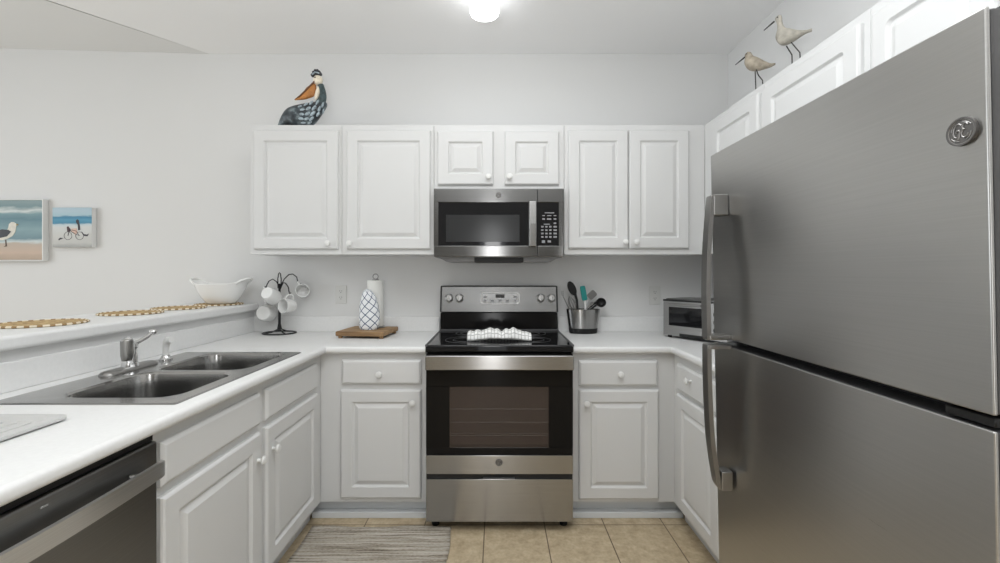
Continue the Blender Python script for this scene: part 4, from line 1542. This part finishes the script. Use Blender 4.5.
# ------------------------------------------------------------------ outlets
for px0, px1, py0, py1, lab in ((335.2, 347.2, 285.0, 304.0, 'white wall outlet left of the range above the backsplash'), (649.2, 660.0, 286.2, 304.6, 'white wall outlet right of the range near the toaster oven')):
    s = 146.0
    cx_, cz_ = X_of((px0 + px1) / 2, s), H - ((py0 + py1) / 2 - CY) / s
    ol = thing('wall_outlet', lab, 'outlet', (cx_, WALL_Y, cz_))
    w, h = 0.039, 0.063
    B().loops([rrect(-w, w, -h, h, 0, 0.004), rrect(-w, w, -h, h, -0.003, 0.004), rrect(-w + 0.004, w - 0.004, -h + 0.004, h - 0.004, -0.006, 0.004)]).build('cover_plate', M['outlet'], ol)
    for sz_ in (-0.022, 0.022):
        rc = B().loops([rrect(-0.017, 0.017, sz_ - 0.016, sz_ + 0.016, -0.0055, 0.008), rrect(-0.017, 0.017, sz_ - 0.016, sz_ + 0.016, -0.0075, 0.008)]).build('receptacle', M['outlet'], ol)
        q = B()
        q.box(-0.008, -0.0055, -0.0085, -0.007, sz_ - 0.001, sz_ + 0.008)
        q.box(0.0055, 0.008, -0.0085, -0.007, sz_ - 0.001, sz_ + 0.008)
        q.lathe([(0.0028, -0.007), (0.0028, -0.0085)], (0, 0, sz_ - 0.008), 10, 'Y')
        q.build('slots', M['slot'], rc, weld=False)

# ------------------------------------------------------------------ pictures on the back wall
def picture(name, label, x0, x1, z0, z1, t, art, frame):
    root = thing(name, label, 'picture', ((x0 + x1) / 2, WALL_Y, z0))
    w, h = (x1 - x0) / 2, z1 - z0
    if frame:
        fwid = 0.005
        B().loops([rrect(-w, w, 0, h, -0.002, 0.001, 1), rrect(-w, w, 0, h, -t, 0.001, 1), rrect(-w + fwid, w - fwid, fwid, h - fwid, -t, 0.001, 1), rrect(-w + fwid, w - fwid, fwid, h - fwid, -t + 0.01, 0.001, 1)]).build('frame', M['plastic_white'], root)
        cv_ = B().box(-w + fwid + 0.003, w - fwid - 0.003, -t + 0.004, -t + 0.02, fwid + 0.003, h - fwid - 0.003).build('canvas', art, root)
    else:
        B().box(-w, w, -t + 0.001, -0.002, 0, h, 0.002, 2).build('stretcher', M['plastic_white'], root)
        cv_ = B().box(-w + 0.001, w - 0.001, -t, -t + 0.0012, 0.001, h - 0.001).build('canvas', art, root)
    return root, cv_, w, h


s1 = FPX / (WALL_Y - 0.04)
bz0, bz1 = H - (261.0 - CY) / s1, H - (199.0 - CY) / s1
bx1 = X_of(42.8, s1)
gull_art = mat_sea('gull_painting', [(0.0, rgb(170, 152, 134)), (0.14, rgb(196, 174, 156)), (0.27, rgb(186, 172, 158)), (0.31, rgb(198, 208, 208)), (0.37, rgb(112, 140, 148)), (0.5, rgb(132, 160, 166)), (0.68, rgb(98, 132, 142)), (0.76, rgb(122, 152, 158)), (0.81, rgb(208, 214, 212)), (0.87, rgb(118, 142, 146)), (1.0, rgb(140, 158, 160))], 9, 0.0, 0.42, 0.06)
root, cv_, w, h = picture('framed_painting', 'white framed beach painting with a standing gull, at the left edge of the wall', bx1 - 0.56, bx1, bz0, bz1, 0.04, gull_art, True)
gx, gy = bx1 - 0.28, WALL_Y - 0.04


def art_pt(px, py, yy):
    s = FPX / yy
    return Vector((X_of(px, s), yy, H - (py - CY) / s))


off = Vector(root.location)
ga = WALL_Y - 0.0365


def art_blob(name, m, poly, parent, yy, off):
    """painted patch raised by a brush-stroke's thickness"""
    b = B()
    pts = [art_pt(px, py, yy) - off for px, py in poly]
    b.loops([pts, [p + Vector((0, -0.0012, 0)) for p in pts]])
    return b.build(name, m, parent)


art_blob('painted_gull', plain('paint_white', rgb(216, 212, 200), 0.6, noise=0.08, nscale=50), [(16.4, 226.0), (18.4, 225.0), (16.2, 223.4), (13.6, 222.0), (11.2, 222.2), (9.2, 224.0), (8.4, 227.6), (7.0, 230.6), (0, 231.4), (-14, 238), (-4, 240.4), (3, 240.2), (8, 238.6), (12.6, 236), (15.2, 232.4), (16.0, 229.2)], cv_, ga, off)
art_blob('painted_wing', plain('paint_charcoal', rgb(58, 60, 64), 0.6), [(11.2, 231.6), (8.2, 229.8), (2, 229.4), (-6, 231), (-22, 237.6), (-10, 237.8), (0, 238), (7, 236.4)], cv_, ga - 0.0012, off)
art_blob('painted_leg', plain('paint_leg', rgb(90, 74, 62), 0.6), [(5.2, 239.6), (6.2, 239.6), (7.0, 246.4), (3.8, 246.8), (5.6, 245.6)], cv_, ga, off)
art_blob('painted_bill', plain('paint_bill', rgb(150, 138, 96), 0.6), [(16.2, 223.6), (18.9, 224.6), (16.4, 225.8)], cv_, ga - 0.0014, off)

s2 = FPX / (WALL_Y - 0.038)
bike_art = mat_sea('bicycle_painting', [(0.0, rgb(150, 152, 150)), (0.1, rgb(192, 192, 188)), (0.3, rgb(200, 200, 196)), (0.5, rgb(206, 208, 206)), (0.56, rgb(192, 206, 210)), (0.6, rgb(66, 132, 162)), (0.68, rgb(82, 148, 176)), (0.76, rgb(56, 122, 154)), (0.80, rgb(164, 192, 202)), (0.9, rgb(176, 196, 206)), (1.0, rgb(168, 190, 202))], 14, 0.0, 0.27, 0.05)
root, cv_, w, h = picture('canvas_painting', 'small square beach canvas with a cyclist, right of the gull painting', X_of(52.4, s2), X_of(91.8, s2), H - (247.2 - CY) / s2, H - (207.4 - CY) / s2, 0.038, bike_art, False)
off = Vector(root.location)
yy = WALL_Y - 0.0382


def art_line(name, m, pts_px, r, closed=False):
    b = B().tube([art_pt(px, py, yy) - off for px, py in pts_px], r, 6, closed=closed)
    return b.build(name, m, cv_)


dk = plain('paint_dark', rgb(52, 48, 56), 0.6)
for cxp in (68.0, 79.6):
    art_line('painted_wheel', dk, [(cxp + 3.9 * math.cos(2 * PI * k / 20), 235.8 + 3.9 * math.sin(2 * PI * k / 20)) for k in range(20)], 0.0014, True)
art_line('painted_bicycle', dk, [(68, 235.8), (69.5, 229.5), (76, 231), (79.6, 235.8), (73.5, 233), (69.5, 230)], 0.0022)
art_blob('painted_rider', dk, [(76.0, 220.5), (77.6, 219.2), (79.0, 220.4), (79.2, 222.6), (80.0, 226), (80.2, 230), (78.2, 230.4), (77.8, 225), (76.4, 222.6)], cv_, yy, off)
art_blob('painted_basket', plain('paint_brown', rgb(70, 46, 50), 0.6), [(66.8, 227.0), (68.2, 226.2), (70.4, 229), (70.2, 231.6), (67.4, 231.8)], cv_, yy, off)
art_blob('painted_cloth', plain('paint_pink', rgb(206, 176, 160), 0.6), [(71.4, 228.6), (76.6, 228.4), (77.6, 232.6), (75.2, 235.0), (73.4, 232.4), (71.4, 231.6)], cv_, yy, off)
art_blob('painted_dog', dk, [(81.6, 231.4), (84.0, 234.2), (87.4, 234.6), (89.0, 233.4), (87.6, 236.2), (84.4, 236.0), (82.4, 234.0)], cv_, yy, off)
art_blob('painted_dog', dk, [(58.4, 239.4), (60.2, 237.6), (63.6, 238.2), (60.6, 239.4), (59.0, 240.4)], cv_, yy, off)

# ------------------------------------------------------------------ figures on top of the cabinets
PEL_Y = 2.69
s3 = FPX / PEL_Y
pe = thing('pelican_figure', 'painted pelican figure with a brown bill on top of the left wall cabinet', 'figurine', (X_of(299, s3), PEL_Y, UT), world_coords=True)
UTpx = CY + (H - UT) * s3        # where the cabinet top falls at that depth


def pp(px, py, dy=0.0):
    k = (py - 69.0) / (124.0 - 69.0)
    py2 = 69.0 + k * (UTpx - 69.0)
    return Vector((X_of(px, s3), PEL_Y + dy, H - (py2 - CY) / s3))


def loft_side(secs, depth_scale=1.0, seg=20):
    """secs: (px, py, half height px, half depth m, tilt)"""
    b = B()
    ks = curve_pts([tuple(s) for s in secs], n=6 * (len(secs) - 1))
    rings = []
    for (px, py, hh, dd, tl) in ks:
        c = pp(px, py)
        ring = []
        for k in range(seg):
            a = 2 * PI * k / seg
            v = math.sin(a) * max(hh, 0.05) / s3
            ring.append((c.x + v * math.sin(tl), c.y + math.cos(a) * max(dd, 0.001), c.z + v * math.cos(tl)))
        rings.append(ring)
    b.loops(rings)
    return b


b = loft_side([(277.6, 123.4, 0.4, 0.004, 0), (282, 118.5, 5.2, 0.022, 0), (288, 115.0, 8.8, 0.042, 0), (296, 113.6, 10.3, 0.055, 0), (305, 112.6, 11.2, 0.056, 0), (312, 111.8, 11.6, 0.052, 0.1), (318, 109.5, 10.5, 0.042, 0.25), (323.5, 106, 6.5, 0.028, 0.4), (326.8, 104, 1.0, 0.006, 0.4)])
for v in b.bm.verts:
    v.co.z = max(v.co.z, UT + 0.0005)
b.build('body', M['pelican'], pe, weld=False)
ks = curve_pts([(319.0, 104, 5.0, 0.028), (322.5, 97, 3.8, 0.022), (322.8, 91, 3.0, 0.018), (320.5, 84.5, 3.2, 0.018)], 18)
B().tube([pp(k[0], k[1]) for k in ks], [k[2] / s3 for k in ks], 14).build('neck', M['pelican_neck'], pe)
B().tube([pp(319.4, 85.5, -0.006), pp(318.6, 90, -0.008), pp(317.4, 95, -0.008), pp(316.2, 98.5, -0.006)], [1.2 / s3, 2.1 / s3, 2.3 / s3, 1.2 / s3], 12).build('throat', M['cream'], pe)
hd = B().ellipsoid(pp(318.0, 79.6), 4.6 / s3, 0.025, 5.0 / s3, rot=None).build('head', M['cream'], pe)
B().ellipsoid(pp(316.6, 78.4, -0.023), 0.0045, 0.004, 0.0045, 10, 6).build('eye', M['black'], hd)
bk = B()
prof = [(315.6, 83.6, 0.6, 0.012), (313.6, 86.5, 3.6, 0.016), (310.5, 90.5, 5.6, 0.018), (306, 94.0, 4.0, 0.015), (301, 96.8, 2.0, 0.010), (294.6, 98.2, 0.5, 0.004)]
ks = curve_pts(prof, 20)
rings = []
for px, py, hh, dd in ks:
    c = pp(px, py)
    tl = 0.75
    rings.append([(c.x + math.sin(2 * PI * k / 14) * hh / s3 * math.sin(tl), c.y + math.cos(2 * PI * k / 14) * dd, c.z - math.sin(2 * PI * k / 14) * hh / s3 * math.cos(tl)) for k in range(14)])
bk.loops(rings).build('bill', M['beak'], pe)
B().tube([pp(315.5, 81.5, -0.012), pp(308, 89.2, -0.015), pp(301, 94.8, -0.010), pp(295, 98.0, -0.003)], [0.006, 0.006, 0.005, 0.002], 8).build('bill_ridge', plain('bill_dark', rgb(104, 66, 34), 0.5), pe)
cr = B()
for k, (px, py) in enumerate(((312.6, 75.0), (313.8, 72.6), (315.6, 71.0), (317.6, 71.0), (319.2, 72.2), (320.4, 73.8))):
    cr.ellipsoid(pp(px, py), 0.010, 0.017, 0.011, 10, 6)
cr.ellipsoid(pp(316.4, 74.2), 0.023, 0.020, 0.013, 14, 8)
cr.build('crest', M['crest'], pe, weld=False)
B().tube([pp(313.4, 75.8, -0.02), pp(316.5, 73.6, -0.024), pp(320.6, 74.2, -0.02)], 0.0045, 8).build('crest_band', M['feather'], pe)
fe = B()
random.seed(5)
for px, py, l, w, an in ((303.5, 107.4, 2.2, 1.0, 20), (308.8, 105.2, 2.6, 1.2, 35), (313.8, 103.6, 3.0, 1.2, 50), (319.6, 102.8, 3.2, 1.1, 62), (324.2, 104.6, 3.0, 0.9, 75),
                         (306.0, 110.6, 2.8, 1.4, 10), (311.6, 109.4, 3.0, 1.5, 35), (317.0, 108.6, 3.4, 1.4, 52), (321.8, 108.8, 3.4, 1.2, 66), (325.0, 110.6, 2.6, 0.8, 80),
                         (305.4, 114.6, 2.8, 1.5, -5), (310.8, 114.2, 3.0, 1.5, 25), (316.0, 113.6, 3.4, 1.5, 45), (320.6, 114.0, 3.0, 1.2, 60),
                         (304.6, 118.8, 2.8, 1.4, -8), (309.8, 119.0, 2.8, 1.3, 18), (314.6, 118.6, 3.0, 1.3, 40), (306.4, 122.2, 2.6, 1.0, 0), (312.4, 122.0, 2.6, 1.0, 30)):
    ed = abs((px - 306) / 22.0) if px > 306 else abs((px - 306) / 30.0)
    dd = 0.057 * math.sqrt(max(0.05, 1 - ed ** 2.2)) * (0.80 if py < 106 or py > 120 else 0.94)
    fe.ellipsoid(pp(px, py, -dd * 0.93), l / s3, 0.009, w / s3, 12, 6, rot=Matrix.Rotation(math.radians(-an), 3, 'Y'))
fe.build('wing_feathers', M['feather'], pe, weld=False)


def shore_bird(px, d_x, ptop, label, mat, bodypts, neck, head, bill, tail, legs, foot):
    """carved shorebird standing on wire legs; drawn in its own upright plane that is turned to the room"""
    s = (px - CX) / d_x
    Y = FPX / s
    root = thing('shorebird_figure', label, 'figurine', (d_x, Y, UT))
    fz = CY + (H - UT) * s       # pixel row of the cabinet top at that depth
    ax = Vector((0.93, -0.36, 0)).normalized()
    dp = Vector((0.36, 0.93, 0)).normalized()
    # pixels -> metres along the axis (foreshortening of the turned plane undone)
    k = 1.0 / (s * (ax.x + (px - CX) / FPX * -ax.y))

    def q(u, v, w=0.0):
        return ax * ((u - px) * k) + dp * w + Vector((0, 0, max((fz - v) / s, 0.0)))

    def hull(secs, n=14):
        ks = curve_pts([tuple(x) for x in secs], 5 * (len(secs) - 1))
        rings = []
        for u, v, hh, dd, tl in ks:
            rings.append([q(u + hh * math.sin(2 * PI * i / n) * math.sin(tl), v - hh * math.sin(2 * PI * i / n) * math.cos(tl), dd * math.cos(2 * PI * i / n)) for i in range(n)])
        return B().loops(rings)
    hull(bodypts).build('body', mat, root)
    B().tube([q(*bill[0]), q(*bill[1])], [0.0042, 0.002], 8).build('bill', M['wire'], root)
    e = q(head[0] - 0.4, head[1] - 0.4, -0.016)
    B().ellipsoid(e, 0.003, 0.003, 0.003, 8, 6).build('eye', M['black'], root)
    for lg in legs:
        w = 0.012 if lg is legs[0] else -0.012
        pts = [q(a, c, w) for a, c in lg[:-1]] + [q(lg[-1][0], fz, w)]
        B().tube(pts, 0.0026, 8).build('leg', M['wire'], root)
    b_ = B()
    return root


# body sections run from the crown of the head down the neck to the tail: (px, py, half height, half depth, tilt)
shore_bird(757.0, 1.335, 50, 'small carved shorebird figure on the right wall cabinets, farther of the two birds', M['sandpiper2'],
           [(747.2, 50.6, 0.4, 0.004, 1.4), (747.8, 52.4, 3.2, 0.016, 1.4), (748.6, 55.4, 4.0, 0.02, 1.3), (749.4, 59.0, 5.6, 0.028, 1.1), (753.0, 63.0, 6.8, 0.034, 0.6), (758.5, 65.2, 5.8, 0.032, 0.28), (764.5, 66.6, 3.6, 0.024, 0.15), (770.0, 67.4, 2.0, 0.013, 0.1), (775.0, 66.6, 0.9, 0.006, 0.0)],
           None, (746.5, 54), ((744.8, 55.2), (735.0, 61.6)), None, [[(755.6, 70.0), (756.2, 85.5), (756.2, 97)], [(755.8, 70.5), (758.0, 76.5), (762.0, 82.0), (763.0, 97)]], 85)
shore_bird(790.5, 1.335, 13, 'taller carved shorebird figure on the right wall cabinets, nearer the refrigerator', M['sandpiper'],
           [(779.0, 13.2, 0.5, 0.004, 1.45), (778.4, 15.4, 3.4, 0.017, 1.5), (779.4, 20.5, 2.8, 0.015, 1.5), (780.4, 26.0, 3.4, 0.018, 1.35), (781.2, 32.0, 6.6, 0.03, 1.0), (785.5, 36.2, 8.0, 0.037, 0.5), (792.0, 37.0, 6.2, 0.033, 0.18), (799.0, 35.8, 3.6, 0.022, -0.05), (805.5, 34.6, 1.8, 0.012, -0.1), (811.5, 33.6, 1.6, 0.006, 0.0)],
           None, (776.8, 17), ((774.0, 18.6), (763.4, 25.8)), None, [[(787.0, 44.0), (792.6, 54.0), (792.8, 60), (792.8, 66)], [(790.4, 43.5), (795.2, 50.0), (799.0, 55.0), (800.0, 66)]], 57)

# ------------------------------------------------------------------ ceiling light
LXc, LYc = -0.066, 2.30
cl = thing('ceiling_light', 'lit white glass drum light on the kitchen ceiling', 'lamp', (LXc, LYc, CEIL), world_coords=True)
B().lathe([(0.085, CEIL), (0.085, CEIL - 0.02), (0.07, CEIL - 0.03)], (LXc, LYc, 0), 36).build('canopy', M['plastic_white'], cl)
B().lathe([(0.06, CEIL - 0.03), (0.0765, CEIL - 0.034), (0.0765, CEIL - 0.122), (0.074, CEIL - 0.128), (0.05, CEIL - 0.131), (0.001, CEIL - 0.132)], (LXc, LYc, 0), 40).build('glass_shade', M['lamp'], cl)

# ------------------------------------------------------------------ rug
def rug_f(u, v):
    x = -0.985 + 0.745 * u + 0.006 * math.sin(v * 17) * (1 if u > 0.5 else 0.6)
    y = 1.25 + 1.075 * v + 0.008 * math.sin(u * 9 + 1)
    y -= 0.0
    z = 0.0065 + 0.0012 * math.sin(v * 160) + 0.001 * math.sin(u * 23 + v * 11)
    return (x, y, z)


b = B().grid(30, 160, rug_f)
o = b.build('rug', M['rug'], solid=0.008)
tag(o, 'grey and beige striped woven rug on the tile floor', 'rug')

for o in list(C.objects):
    if '_w' in o.keys():
        del o['_w']
